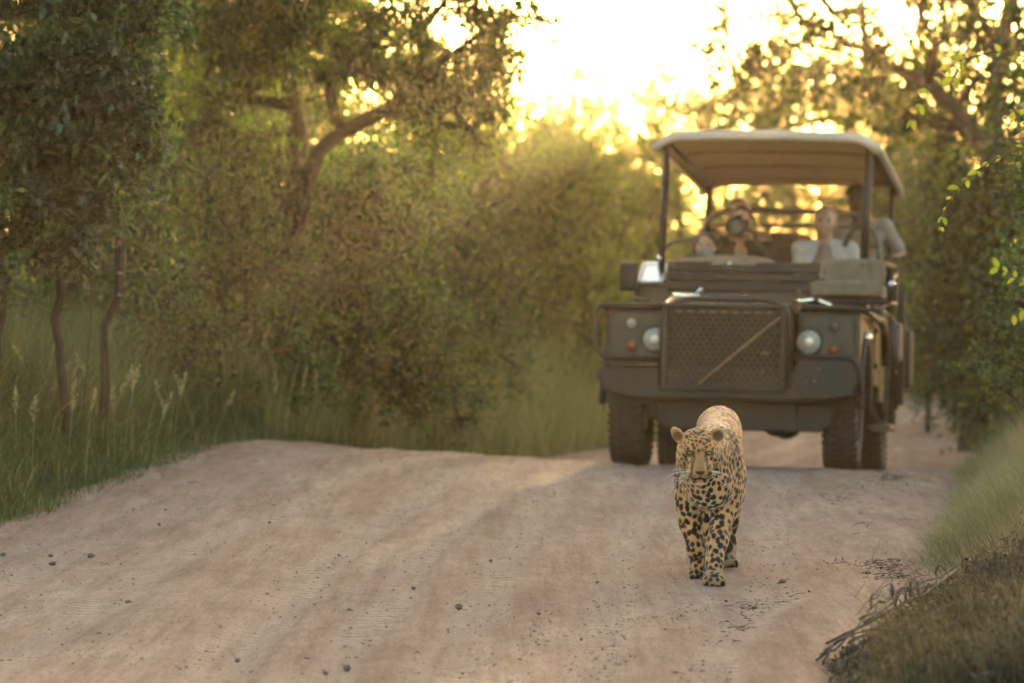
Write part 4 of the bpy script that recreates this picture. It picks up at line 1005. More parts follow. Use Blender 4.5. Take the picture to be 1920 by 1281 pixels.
# spots, spread over the hide
region = np.where(head > .5, np.where(hf_ > .02, .0140, .0165), 0)
body_sp = .0220 + .017 * sstep(.35, .60, V[:, 1]) + .004 * sstep(.20, .06, V[:, 2]) * -1
body_sp = np.where(V[:, 1] < .22, np.minimum(body_sp, .0180 + .004 * sstep(.48, .30, V[:, 2])), body_sp)
region = np.where(head > .5, region, body_sp)
rl = np.random.default_rng(3); perm = rl.permutation(len(V)); cells = {}; centres = []
cs_ = .032
Vp = V.copy()
for i in perm:
    sp_ = region[i]; q_ = Vp[i]; key = (int(q_[0] // cs_), int(q_[1] // (cs_ * 1.3)), int(q_[2] // (cs_ * 1.3))); ok = True
    for dx in (-1, 0, 1):
        for dy in (-1, 0, 1):
            for dz in (-1, 0, 1):
                for j in cells.get((key[0] + dx, key[1] + dy, key[2] + dz), ()):
                    dd = q_ - Vp[j]
                    if dd[0] * dd[0] + (dd[1] * .85) ** 2 + (dd[2] * .82) ** 2 < (sp_) ** 2: ok = False; break
                if not ok: break
            if not ok: break
        if not ok: break
    if ok: cells.setdefault(key, []).append(i); centres.append(i)
kd = kdtree.KDTree(len(centres))
for i in centres: kd.insert(V[i] * [1, .85, .82], i)
kd.balance()
spot = np.zeros(len(V)); ring = np.zeros(len(V))
nz = vnoise(V * 95, 13) - .5; nz2 = vnoise(V * 40, 14) - .5
rsc = {i: .85 + .4 * rl.random() for i in centres}
VW = V * [1, .85, .82]
noseband = np.exp(-(hr_ / .020) ** 4) * sstep(.035, .02, hu_) * (hf_ > .05)
for i in range(len(V)):
    co, j, d = kd.find(VW[i]); sp_ = region[j]
    ros = sstep(.30, .42, V[i, 1]) * (V[i, 2] > .30)
    rad = sp_ * (.475 + .04 * (V[i, 2] < .25) if head[i] < .5 else .42) * rsc[j] * (1 + .7 * nz[i] + .3 * nz2[i])
    if ros > .4:
        rr_ = d - sp_ * .36
        v = sstep(.0078, .0045, abs(rr_) + .012 * max(0, nz2[i])); ring[i] = sstep(sp_ * .36, sp_ * .22, d)
        spot[i] = v
    else:
        spot[i] = sstep(rad + .0015, rad - .0015, d)
paint(ring * (1 - head), (.27, .155, .07), .6)
clear = np.clip(noseband + blob(0, -.02, .03, .03, 4) * (hf_ > .10) + chest * .0 + blob(.0366, .018, .021, .011, 4) * front, 0, 1)
clear = np.maximum(clear, (hu_ < -.070) * (hu_ > -.112) * (hf_ > .06) * (hf_ < .19) * (np.abs(hr_) < .05))
eardist = np.minimum(np.linalg.norm(hd - np.array([.072, 0, 0]) * 0 - (np.array([.073 * hr[0], 0, 0]) + .042 * hu + (-.01) * hf), axis=1), np.linalg.norm(hd - (-.080 * hr + .038 * hu + (-.012) * hf), axis=1))
earm = sstep(.042, .030, eardist) * (np.abs(hr_) > .052) * (hu_ > .012)
clear = np.maximum(clear, earm)
paint(spot * (1 - clear), dark, .98)
# ears
fwd = np.clip(N @ hf, 0, 1)
paint(earm * fwd, (.50, .34, .17), .8); paint(earm * (N @ hf < -.1), (.03, .022, .016), .8)
paint(earm * sstep(.028, .015, eardist) * fwd, (.13, .085, .05), .85)
# dark lines of the face
paint(blob(.0366, .0185, .0200, .0110, 4) * front * (hf_ > .05), (.025, .017, .011), .95)
tear = np.exp(-((np.abs(hr_) - np.interp(hu_, [-.045, .012], [.036, .0215])) / .0042) ** 2) * (hu_ > -.045) * (hu_ < .020) * (hf_ > .06); paint(tear, (.045, .028, .016), .85)
paint(blob(.021, .032, .0045, .010, 2) * front, dark, .75)
paint(np.exp(-((np.abs(hr_) - .048) / .012) ** 2 - ((hu_ - .006 - (np.abs(hr_) - .036) * .2) / .0025) ** 2) * front, (.05, .03, .02), .7)
for q_ in (-.037, -.044, -.051):
    paint(np.exp(-((hu_ - q_ - .10 * (np.abs(hr_) - .025)) / .0022) ** 2) * sstep(.013, .018, np.abs(hr_)) * sstep(.046, .040, np.abs(hr_)) * (hf_ > .10), dark, .8)
nose = (((hr_ / .0185) ** 2 + ((hu_ + .0235) / .0100) ** 2) < 1) & (hf_ > .145); paint(nose.astype(float), (.060, .032, .024), .95)
paint((np.abs(hr_) < .0022) * (hu_ < -.030) * (hu_ > -.058) * (hf_ > .13) * 1.0, (.03, .02, .015), .9)
mouth = (((hr_ / .0245) ** 2 + ((hu_ + .0675) / .0105) ** 2) < 1) & (hf_ > .09); paint(mouth.astype(float), (.085, .018, .014), .95)
lip = ((((np.abs(hr_) - .029) / .0130) ** 2 + ((hu_ + .070) / .0165) ** 2) < 1) & (hf_ > .06); paint(lip.astype(float), (.03, .018, .014), .9)
C_ = np.clip(C_ * np.array([.86, .78, .70])[None], .008, .95)
m_coat, nt, p = new_mat('leopard_coat')
a_ = nt.nodes.new('ShaderNodeAttribute'); a_.attribute_name = 'Col'; n_ = noise_node(nt, 240, 3, .6)
r_ = ramp(nt, n_.outputs['Fac'], [(.3, (.75, .75, .75)), (.7, (1.1, 1.1, 1.1))]); mm = nt.nodes.new('ShaderNodeMixRGB'); mm.blend_type = 'MULTIPLY'; mm.inputs[0].default_value = .8
nt.links.new(a_.outputs['Color'], mm.inputs[1]); nt.links.new(r_.outputs[0], mm.inputs[2]); nt.links.new(mm.outputs[0], p.inputs['Base Color'])
p.inputs['Roughness'].default_value = .62; p.inputs['Specular IOR Level'].default_value = .25; p.inputs['Sheen Weight'].default_value = .15
bump(nt, p, n_.outputs['Fac'], .35, .002)
mesh_np('body', V, F, m_coat, leo, True, {'Col': C_})
# short fur laid along the hide
flow = np.array([0, .75, -.55])[None] + np.zeros_like(V)
flow = np.where((V[:, 2] < .36)[:, None], np.array([0, .15, -1.0])[None], flow)
flow = flow * (1 - head[:, None]) + ((-.9 * hf + .35 * hu)[None] + hr[None] * (np.sign(hr_) * .5)[:, None]) * head[:, None]
def fur(n, lmin, lmax, wid, lift, sel=None, seed=1):
    r = np.random.default_rng(seed); area_f = np.arange(len(F)) if sel is None else np.where(sel)[0]
    fi = area_f[r.integers(0, len(area_f), n)]; w = r.random((n, 2)); f4 = F[fi]
    b = (V[f4[:, 0]] * ((1 - w[:, 0]) * (1 - w[:, 1]))[:, None] + V[f4[:, 1]] * (w[:, 0] * (1 - w[:, 1]))[:, None] + V[f4[:, 2]] * (w[:, 0] * w[:, 1])[:, None] + V[f4[:, 3]] * ((1 - w[:, 0]) * w[:, 1])[:, None])
    nn = N[f4[:, 0]]; fd = flow[f4[:, 0]]; fd = fd - nn * (fd * nn).sum(1)[:, None]; fd /= np.linalg.norm(fd, axis=1)[:, None] + 1e-6
    d = fd + nn * (lift + .25 * r.random(n))[:, None] + r.normal(size=(n, 3)) * .18; d /= np.linalg.norm(d, axis=1)[:, None]
    L_ = (lmin + (lmax - lmin) * r.random(n))[:, None]; s_ = np.cross(d, nn); s_ /= np.linalg.norm(s_, axis=1)[:, None] + 1e-6
    VV = np.stack([b - s_ * wid - nn * .001, b + s_ * wid - nn * .001, b + d * L_], 1).reshape(-1, 3)
    return VV, np.arange(3 * n).reshape(-1, 3), np.repeat(C_[f4[:, 0]] * (.75 + .5 * r.random(n))[:, None], 3, axis=0)
fc = V[F].mean(1); fhead = head[F[:, 0]] > .5
v1, f1, c1 = fur(66000, .005, .009, .0007, .15, ~fhead, 1)
v2, f2, c2 = fur(22000, .003, .006, .0005, .18, fhead & (clear[F[:, 0]] < .5), 2)
o = mesh_np('fur', np.concatenate([v1, v2]), np.concatenate([f1, f2 + len(v1)]), m_coat, leo, False, {'Col': np.concatenate([c1, c2])}); o['kind'] = 'stuff'
# eyes
m_eye, nt, p = new_mat('leopard_eye'); a_ = nt.nodes.new('ShaderNodeAttribute'); a_.attribute_name = 'Col'; nt.links.new(a_.outputs['Color'], p.inputs['Base Color']); p.inputs['Roughness'].default_value = .12
for s_ in (-1, 1):
    c = H(.0366 * s_, .0755, .0180); bm = bmesh.new(); bmesh.ops.create_uvsphere(bm, u_segments=24, v_segments=18, radius=.0118 * HS)
    ev = np.array([v.co[:] for v in bm.verts]); ef = [[v.index for v in f.verts] for f in bm.faces]; bm.free()
    look = np.array([0, -1, .02]); look /= np.linalg.norm(look)
    ang = np.arccos(np.clip((ev / np.linalg.norm(ev, axis=1)[:, None]) @ look, -1, 1))
    ec = np.where((ang < .20)[:, None], [[.004, .004, .004]], np.where((ang < .72)[:, None], [[.50, .40, .15]], [[.06, .045, .03]]))
    mesh_np('eye', ev + c, [np.array([f for f in ef if len(f) == 4]), np.array([f for f in ef if len(f) == 3])], m_eye, leo, True, {'Col': ec})
# eyelids: a dark heavy rim above each eye
m_lid = simple_mat('dark_lid', (.02, .014, .010), (.05, .035, .02), .6, scale=200)
for s_ in (-1, 1):
    a = Acc(); t_ = np.linspace(-1, 1, 9)
    a.tube([H((.0366 + .0150 * t) * s_, .0850 - .006 * abs(t), .0180 + .0075 * (1 - t * t) - .001 * t) for t in t_], [.0008] + [.0027] * 7 + [.0008], 6)
    a.build('eyelid', m_lid, leo, True)
# tongue, whiskers
m_tongue = simple_mat('tongue', (.42, .13, .11), (.55, .20, .17), .35, scale=80)
ft = Field(H(0, .14, -.08) - .05, H(0, .14, -.08) + .05, .002)
ft.ell(H(0, .132, -.0725), (.0150 * HS, .019 * HS, .0050 * HS), HM, 0)
tv, tf2 = ft.net(); mesh_np('tongue', tv, tf2, m_tongue, leo, True)
m_wh = simple_mat('whisker', (.7, .68, .62), (.85, .82, .76), .5, bmp=0)
r = np.random.default_rng(9)
for s_ in (-1, 1):
    for k in range(7):
        u0 = -.034 - .006 * (k % 3); b0 = (.026 * s_ + .002 * s_ * (k // 3), .140 - .006 * (k // 3), u0)
        L_ = .07 + .035 * r.random(); up_ = .25 - .28 * (k % 3) + .1 * r.normal()
        pts = [H(b0[0] + s_ * L_ * t, b0[1] + .02 * t - .03 * t * t, b0[2] + L_ * (up_ * t - .55 * t * t)) for t in np.linspace(0, 1, 7)]
        a = Acc(); a.tube(pts, np.linspace(.0008, .0003, 7), 4); a.build('whisker', m_wh, leo, True)
# brow tufts of pale hair inside the ears
print('leopard', len(V), 'spots', len(centres), round(time.time() - T00, 1))

# ================================================================== SAFARI VEHICLE
Z0 = lambda x, y: float1(road_z(x, y))
YAW = R(9.3); VX, VY = 1.575, 26.0
bx_, by_ = math.sin(YAW), math.cos(YAW); rx_, ry_ = math.cos(YAW), -math.sin(YAW)
def wpt(x, y): return VX + rx_ * x + bx_ * y, VY + ry_ * x + by_ * y
hfl, hfr, hrl, hrr = [Z0(*wpt(x, y)) for x, y in ((-.75, 0), (.75, 0), (-.75, 2.79), (.75, 2.79))]
zc = (hfl + hfr) / 2
vr = Vector((rx_ * 1.5, ry_ * 1.5, (hfr + hrr - hfl - hrl) / 2)).normalized()
vb = Vector((bx_ * 2.79, by_ * 2.79, (hrl + hrr - hfl - hfr) / 2)).normalized()
vu = vr.cross(vb).normalized(); vb = vu.cross(vr)
VM = Matrix((vr, vb, vu)).transposed().to_4x4(); VM.translation = (VX, VY, zc - .012)
veh = empty('safari_vehicle'); veh.matrix_world = VM
print('vehicle heights', hfl, hfr, hrl, hrr)
tag(veh, 'dark green open safari vehicle with beige canopy driving up behind the leopard', 'safari vehicle')
def vw(x, y, z): return VM @ Vector((x, y, z))
m_paint = simple_mat('green_paint', (.0095, .0082, .0050), (.019, .016, .010), .36, scale=5, bmp=.02, coat=.15, spec=.35)
nt = m_paint.node_tree; p = nt.nodes['Principled BSDF']
dn = noise_node(nt, 14, 6, .7); dr = ramp(nt, dn.outputs['Fac'], [(.35, (.28, .28, .28)), (.7, (.62, .62, .62))]); nt.links.new(dr.outputs[0], p.inputs['Roughness'])
m_black = simple_mat('black_steel', (.006, .006, .005), (.016, .014, .012), .45, scale=30, bmp=.1, spec=.35)
m_rubber = simple_mat('dusty_rubber', (.018, .016, .014), (.060, .050, .040), .85, scale=24, bmp=.4)
m_rim = simple_mat('steel_rim', (.05, .05, .045), (.10, .095, .085), .5, .3, scale=20)
m_canvas = simple_mat('tan_canvas', (.13, .10, .065), (.21, .165, .11), .85, scale=18, bmp=.3, bdist=.01)
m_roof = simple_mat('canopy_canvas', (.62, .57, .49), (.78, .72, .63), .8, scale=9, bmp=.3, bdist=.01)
nt = m_roof.node_tree; tl = nt.nodes.new('ShaderNodeBsdfTranslucent'); tl.inputs[0].default_value = (.80, .72, .60, 1); ms = nt.nodes.new('ShaderNodeMixShader'); ms.inputs[0].default_value = .45
nt.links.new(nt.nodes['Principled BSDF'].outputs[0], ms.inputs[1]); nt.links.new(tl.outputs[0], ms.inputs[2]); nt.links.new(ms.outputs[0], nt.nodes['Material Output'].inputs['Surface'])
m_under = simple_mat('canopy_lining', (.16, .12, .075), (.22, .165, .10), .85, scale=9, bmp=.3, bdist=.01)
m_tube = simple_mat('worn_tube', (.05, .045, .035), (.12, .10, .075), .38, .2, scale=14, bmp=.1)
m_seat = simple_mat('seat_cover', (.035, .030, .022), (.075, .062, .045), .7, scale=40, bmp=.3)
m_orange = simple_mat('orange_lens', (.16, .035, .010), (.26, .06, .015), .35, scale=120, bmp=.2)
m_clear = simple_mat('clear_lens', (.22, .19, .155), (.55, .49, .41), .25, scale=70, bmp=.8)
m_chrome = simple_mat('reflector', (.62, .61, .58), (.80, .78, .74), .16, .9, scale=60, bmp=.1)
m_refl = simple_mat('warm_reflector', (.55, .47, .36), (.75, .66, .52), .35, .6, scale=60, bmp=.2)
m_dust = simple_mat('dusty_bars', (.030, .025, .018), (.070, .058, .042), .7, scale=20)
m_dark = simple_mat('dark_cavity', (.006, .006, .005), (.014, .012, .010), .8, bmp=0)
def vbox(name, c, s_, mat=None, bev=.012, rot=None, parent=None, seg=2, taper=None):
    bm = bmesh.new(); bmesh.ops.create_cube(bm, size=1)
    for v in bm.verts:
        if taper and v.co.z > 0: v.co.x *= taper[0]; v.co.y *= taper[1]
        v.co = Vector((v.co.x * s_[0], v.co.y * s_[1], v.co.z * s_[2]))
    if bev: bmesh.ops.bevel(bm, geom=list(bm.edges), offset=bev, segments=seg, profile=.6, affect='EDGES')
    if rot: bm.transform(Euler(rot).to_matrix().to_4x4())
    bm.transform(Matrix.Translation(c))
    me = bpy.data.meshes.new(name); bm.to_mesh(me); bm.free()
    for f in me.polygons: f.use_smooth = False
    return link(name, me, mat or m_paint, parent or veh)
def prism(name, prof, x0, x1, mat=None, bev=.0, parent=None, axis_='x'):
    bm = bmesh.new()
    if axis_ == 'x': vs = [bm.verts.new((x0, y, z)) for y, z in prof]; vec = (x1 - x0, 0, 0)
    else: vs = [bm.verts.new((x, x0, z)) for x, z in prof]; vec = (0, x1 - x0, 0)
    f = bm.faces.new(vs); r_ = bmesh.ops.extrude_face_region(bm, geom=[f])
    bmesh.ops.translate(bm, vec=vec, verts=[v for v in r_['geom'] if isinstance(v, bmesh.types.BMVert)])
    bmesh.ops.recalc_face_normals(bm, faces=bm.faces)
    if bev: bmesh.ops.bevel(bm, geom=[e for e in bm.edges if e.calc_face_angle(0) > .5], offset=bev, segments=2, profile=.6, affect='EDGES')
    me = bpy.data.meshes.new(name); bm.to_mesh(me); bm.free()
    return link(name, me, mat or m_paint, parent or veh)
def vtube(name, pts, r=.018, mat=None, parent=None, n=10, rnd=0):
    P = [np.array(q_, float) for q_ in pts]
    if rnd:
        Q = [P[0]]
        for k in range(1, len(P) - 1):
            a0 = P[k - 1] - P[k]; a1 = P[k + 1] - P[k]; l0, l1 = np.linalg.norm(a0), np.linalg.norm(a1); d0 = min(rnd, l0 * .45) / l0; d1 = min(rnd, l1 * .45) / l1
            A0 = P[k] + a0 * d0; A1 = P[k] + a1 * d1
            for t in np.linspace(0, 1, 6): Q.append((1 - t) ** 2 * A0 + 2 * t * (1 - t) * P[k] + t * t * A1)
        Q.append(P[-1]); P = Q
    a = Acc(); a.tube(P, r, n); return a.build(name, mat or m_black, parent or veh, True)
def lathe(name, prof, c, axis_, mat, parent=None, n=40, smooth=True):
    """prof: (radius, along) pairs, spun about the axis 'x' or 'y' through c"""
    ang = np.arange(n) / n * 2 * np.pi; V = []
    for r_, t in prof:
        if axis_ == 'x': V.append(np.stack([np.full(n, t), r_ * np.cos(ang), r_ * np.sin(ang)], 1))
        else: V.append(np.stack([r_ * np.cos(ang), np.full(n, t), r_ * np.sin(ang)], 1))
    V = np.concatenate(V) + np.array(c); j = np.arange(n); j2 = (j + 1) % n; F = []
    for k in range(len(prof) - 1): F.append(np.stack([k * n + j, k * n + j2, (k + 1) * n + j2, (k + 1) * n + j], 1))
    return mesh_np(name, V, np.concatenate(F), mat, parent or veh, smooth)
# ---- wheels
RW, WW = .40, .235
def wheel(x, y, steer=0):
    piv = empty('wheel', (x, y, RW)); piv.parent = veh; piv.rotation_euler = (0, 0, steer)
    o = 1 if x > 0 else -1
    prof = [(.20, -.085), (.235, -.112), (.31, -.120), (.360, -.112), (.385, -.095), (.388, -.05), (.388, 0), (.388, .05), (.385, .095), (.360, .112), (.31, .120), (.235, .112), (.20, .085), (.20, -.085)]
    ty = lathe('tyre', prof, (0, 0, 0), 'x', m_rubber, piv, 56)
    a = Acc(); cube = np.array([[sx, sy, sz] for sx in (-.5, .5) for sy in (-.5, .5) for sz in (-.5, .5)]); qf = np.array([[0, 1, 3, 2], [4, 6, 7, 5], [0, 4, 5, 1], [2, 3, 7, 6], [0, 2, 6, 4], [1, 5, 7, 3]])
    for row, (xx, wx, ph) in enumerate([(-.090, .048, 0), (-.032, .046, .5), (.032, .046, .0), (.090, .048, .5)]):
        for k in range(40):
            th = 2 * math.pi * (k + ph) / 40
            for_blk = cube * [wx + .006, .044, .024]; for_blk[:, 0] += for_blk[:, 1] * (.35 if row % 2 else -.35)
            zz = RW - .006 - (.006 if row in (0, 3) else 0) + for_blk[:, 2] - .008; c, s_ = math.cos(th), math.sin(th)
            a.add(np.stack([for_blk[:, 0] + xx, for_blk[:, 1] * c - zz * s_, for_blk[:, 1] * s_ + zz * c], 1), qf)
    tr = a.build('tread', m_rubber, piv); tr['kind'] = 'stuff'
    rp = [(.001, .045 * o), (.05, .05 * o), (.07, .03 * o), (.13, .02 * o), (.17, .05 * o), (.195, .07 * o), (.208, .105 * o), (.20, .11 * o)]
    lathe('rim', rp, (0, 0, 0), 'x', m_rim, piv, 40)
    lathe('hub', [(.001, .085 * o), (.035, .085 * o), (.045, .075 * o), (.05, .03 * o)], (0, 0, 0), 'x', m_black, piv, 20)
    lathe('brake_drum', [(.001, -.10 * o), (.14, -.10 * o), (.15, -.09 * o), (.15, .0)], (0, 0, 0), 'x', m_black, piv, 30)
    return piv
for x, y in ((-.745, 0), (.745, 0), (-.745, 2.79), (.745, 2.79)): wheel(x, y)
# ---- front: wings, grille, bonnet
def arch(y0, r_, n=14): return [(y0 + r_ * math.cos(t), .42 + r_ * math.sin(t)) for t in np.linspace(math.pi, 0, n)]
wingprof = [(-.46, 1.085), (-.46, .70), (-.42, .62)] + arch(0, .47)[0:] + [(.56, .55), (.98, .55), (.98, 1.11)]
prism('wing', wingprof, -.885, -.455, bev=.01); prism('wing', wingprof, .455, .885, bev=.01)
for s_ in (-1, 1):
    vbox('lamp_panel', (.665 * s_, -.467, .875), (.365, .02, .385), m_paint, .008)
    vbox('wing_top', (.672 * s_, .25, 1.108), (.44, 1.46, .018), m_paint, .008)
    hl = empty('headlight', (.535 * s_, -.482, .875)); hl.parent = veh
    lathe('bezel', [(.086, .0), (.094, -.012), (.090, -.022), (.082, -.018)], (0, 0, 0), 'y', m_black, hl, 40)
    lathe('lens', [(.082, -.014), (.070, -.026), (.045, -.034), (.02, -.037), (.0005, -.038)], (0, 0, 0), 'y', m_clear, hl, 40)
    lathe('reflector', [(.030, -.0385), (.020, -.041), (.001, -.042)], (0, 0, 0), 'y', m_refl, hl, 24)
    lathe('side_light', [(.034, .0), (.034, -.014), (.029, -.018), (.022, -.026), (.001, -.030)], (.70 * s_, -.477, .985), 'y', m_clear if s_ < 0 else m_tube, None, 24)
    lathe('indicator', [(.036, .0), (.036, -.014), (.031, -.018), (.024, -.026), (.001, -.030)], (.70 * s_, -.477, .825), 'y', m_orange, None, 24)
# grille housing and honeycomb
vbox('grille_housing', (-.03, -.42, .83), (.86, .56, .58), m_black, .02)
gr = empty('grille', (-.03, -.735, .815)); gr.parent = veh
for sx, w_ in ((-.405, .045), (.405, .045)): vbox('frame', (sx, 0, .0), (w_, .06, .60), m_black, .012, parent=gr)
vbox('frame', (0, 0, -.275), (.78, .06, .05), m_black, .012, parent=gr); vbox('frame', (0, 0, .285), (.78, .05, .03), m_black, .01, parent=gr)
vbox('backing', (0, .035, 0), (.78, .01, .52), m_dark, 0, parent=gr)
a = Acc(); cube = np.array([[sx, sy, sz] for sx in (-.5, .5) for sy in (-.5, .5) for sz in (-.5, .5)]); qf = np.array([[0, 1, 3, 2], [4, 6, 7, 5], [0, 4, 5, 1], [2, 3, 7, 6], [0, 2, 6, 4], [1, 5, 7, 3]])
nr = 15
for k in range(nr):
    z = -.235 + .475 * k / (nr - 1)
    for j in range(34):
        x = -.375 + .75 * (j + .5) / 34; dz = .006 * (1 if (j + k) % 2 else -1)
        a.add(cube * [.024, .016, .009] + [x, -.005, z + dz], qf)
        if k < nr - 1 and (j + k) % 2: a.add(cube * [.005, .010, .024] + [x + .011, -.002, z + .017], qf)
o = a.build('honeycomb', m_dust, gr); o['kind'] = 'stuff'
for k in range(9): vbox('vent_louvre', (-.31 + .0775 * k, -.016, .243), (.050, .012, .014), m_chrome if False else m_tube, .003, parent=gr)
# curved hoop over the grille, front edge of the bonnet
vtube('grille_hoop', [(-.455, -.72, .55), (-.455, -.70, 1.08), (-.33, -.68, 1.150), (.29, -.68, 1.150), (.415, -.70, 1.08), (.415, -.72, .55)], .022, m_paint, rnd=.09)
prism('bonnet', [(-.66, 1.08), (-.66, 1.125), (-.40, 1.175), (.2, 1.205), (.93, 1.225), (.93, 1.10)], -.45, .42, m_paint, .015)
vbox('badge', (.26, -.765, .78), (.05, .008, .022), m_tube, .003)
vtube('diagonal_pole', [(.36, -.785, 1.03), (.10, -.80, .81), (-.19, -.79, .56)], .0065, m_canvas)
# bumper and lower guard
bump_prof = [(-.905, .665), (-.905, .60), (-.84, .50), (-.66, .46), (.55, .46), (.70, .52), (.80, .56), (.80, .665)]
prism('bumper', bump_prof, -.72, -.50, m_black, .014, axis_='y')
prism('bumper_horn', [(.47, .60), (.47, .745), (.49, .755), (.82, .755), (.885, .72), (.90, .60), (.86, .50), (.70, .47), (.50, .47)], -.745, -.49, m_black, .012, axis_='y')
vtube('bumper_rail', [(.45, -.74, .76), (.84, -.74, .762), (.90, -.735, .70), (.905, -.72, .50)], .020, m_black, rnd=.07)
for (x, z) in ((.245, .675), (.46, .70), (.63, .70), (.545, .615), (.60, .615), (.30, .69)): lathe('bolt', [(.011, 0), (.011, -.006), (.001, -.008)], (x, -.748 if x > .42 else -.722, z - .02), 'y', m_tube, None, 10)
vbox('tow_eye', (-.01, -.74, .52), (.03, .05, .08), m_black, .008)
prism('sump_guard', [(-.52, .47), (-.50, .30), (-.42, .255), (.62, .255), (.70, .31), (.72, .47)], -.46, -.42, m_black, .01, axis_='y')
prism('under_tray', [(-.60, .62), (-.58, .32), (.58, .32), (.62, .62)], -.40, .10, m_dark, .01, axis_='y')
lathe('differential', [(.001, -.12), (.08, -.11), (.125, -.05), (.13, 0), (.12, .08), (.05, .14), (.001, .14)], (.28, .02, .36), 'y', m_black, None, 24)
vtube('front_axle', [(-.62, 0, .40), (.62, 0, .40)], .05, m_black); vtube('rear_axle', [(-.62, 2.79, .40), (.62, 2.79, .40)], .05, m_black)
lathe('differential', [(.001, -.12), (.08, -.11), (.125, -.05), (.13, 0), (.12, .08), (.05, .14), (.001, .14)], (.10, 2.79, .40), 'y', m_black, None, 24)
for s_ in (-1, 1):
    vbox('chassis_rail', (.42 * s_, 1.6, .56), (.08, 4.3, .14), m_black, .01)
    vtube('track_rod', [(-.45 * s_, .12, .30), (.0, .14, .30)], .016, m_tube)
vbox('gearbox', (.0, 1.25, .46), (.5, 1.5, .24), m_black, .04); vbox('fuel_tank', (.25, 3.35, .52), (.6, .5, .26), m_black, .04)
# brush rail on the left corner
vtube('brush_rail', [(-.47, -.50, 1.115), (-.90, -.53, 1.105), (-.935, -.53, 1.08), (-.945, -.56, .84), (-.90, -.56, .745), (-.47, -.54, .735)], .0185, m_black, rnd=.06)
vtube('brush_rail', [(-.90, -.53, 1.105), (-.945, .2, 1.10), (-.94, .9, 1.11)], .016, m_black)
vtube('brush_rail', [(.48, -.50, 1.115), (.86, -.52, 1.11), (.93, -.4, 1.09), (.945, .4, 1.08), (.94, .9, 1.09)], .0185, m_black, rnd=.08)
for z in (.99, 1.045): lathe('bolt', [(.014, 0), (.014, -.006), (.001, -.008)], (-.885, -.50, z), 'y', m_orange, None, 10)
lathe('bolt', [(.014, 0), (.014, -.006), (.001, -.008)], (-.855, -.50, 1.045), 'y', m_orange, None, 10)
# scuttle, folded windscreen and hinges
vbox('scuttle', (-.02, 1.02, 1.26), (1.72, .20, .26), m_paint, .03)
ws = empty('folded_windscreen', (-.07, .90, 1.395)); ws.parent = veh
for z, h_, d_ in ((-.062, .068, .06), (.006, .062, .055), (.070, .056, .05)): vbox('panel', (0, d_ - .06, z), (1.12, .045, h_), m_black, .014, parent=ws)
vbox('frame', (0, .03, .110), (1.13, .07, .026), m_paint, .01, parent=ws)
for s_ in (-1, 1):
    qg = empty('quarter_pane', (-.735 if s_ < 0 else .70, .93, 1.425)); qg.parent = veh
    vbox('pane', (0, 0, 0), (.155, .012, .30), m_chrome, .005, (R(-62), 0, 0), parent=qg)
    for dx, w_ in ((-.088, .016), (.088, .016)): vbox('frame', (dx, 0, 0), (w_, .03, .33), m_chrome, .005, (R(-62), 0, 0), parent=qg)
    vbox('frame', (0, .15, .085), (.18, .035, .016), m_chrome, .004, parent=qg); vbox('frame', (0, -.14, -.080), (.18, .03, .014), m_tube, .004, parent=qg)
lathe('latch', [(.001, -.03), (.016, -.028), (.02, -.01), (.016, .0)], (-.17, .88, 1.50), 'y', m_chrome, None, 16)
lathe('latch', [(.001, -.03), (.016, -.028), (.02, -.01), (.016, .0)], (-.69, .90, 1.535), 'y', m_chrome, None, 16)
# canvas roll on top of the dash
fr = Field((-.62, .82, 1.42), (.20, 1.25, 1.62), .012)
for x, y, rx, rz in ((-.40, 1.02, .22, .055), (-.15, 1.00, .26, .075), (.02, 1.02, .16, .05)): fr.ell((x, y, 1.50), (rx, .12, rz), k=.05)
rv, rf = fr.net(); rv = smooth_mesh(rv, rf, 3); rv += vnormals(rv, rf) * (.014 * (vnoise(rv * [9, 14, 16], 3) - .5))[:, None]; mesh_np('canvas_roll', rv, rf, m_canvas, veh, True)
# hood catches and bits that catch the light
vbox('bonnet_hinge', (-.33, -.40, 1.19), (.19, .10, .022), m_chrome, .008, (R(12), 0, R(4)))
vtube('catch_lever', [(-.27, -.42, 1.19), (-.225, -.45, 1.235)], .012, m_chrome)
vbox('bonnet_hinge', (.50, -.38, 1.175), (.12, .10, .022), m_chrome, .010, (R(14), R(-6), R(-6)))
vbox('bonnet_hinge', (.635, -.42, 1.155), (.10, .09, .022), m_chrome, .010, (R(16), R(20), R(12)))
vtube('catch_lever', [(.415, -.40, 1.20), (.45, -.41, 1.235), (.47, -.40, 1.19)], .012, m_tube)
vbox('wing_plate', (-.60, -.30, 1.124), (.26, .30, .008), m_chrome, .003); vbox('wing_plate', (.66, -.28, 1.124), (.22, .28, .008), m_tube, .003)
# mirror
mr = empty('mirror', (-.90, .80, 1.39)); mr.parent = veh
vbox('housing', (0, 0, 0), (.135, .06, .215), m_black, .03, (0, 0, R(-4)), parent=mr, seg=3); vtube('arm', [(.0, .0, -.11), (.06, .03, -.155), (.16, .08, -.165)], .009, m_tube, mr, rnd=.03)
mr = empty('mirror', (.99, .86, 1.30)); mr.parent = veh
vbox('housing', (0, 0, 0), (.10, .06, .16), m_black, .03, parent=mr, seg=3); vtube('arm', [(0, 0, -.08), (-.06, .02, -.13), (-.14, .04, -.14)], .009, m_tube, mr, rnd=.03)
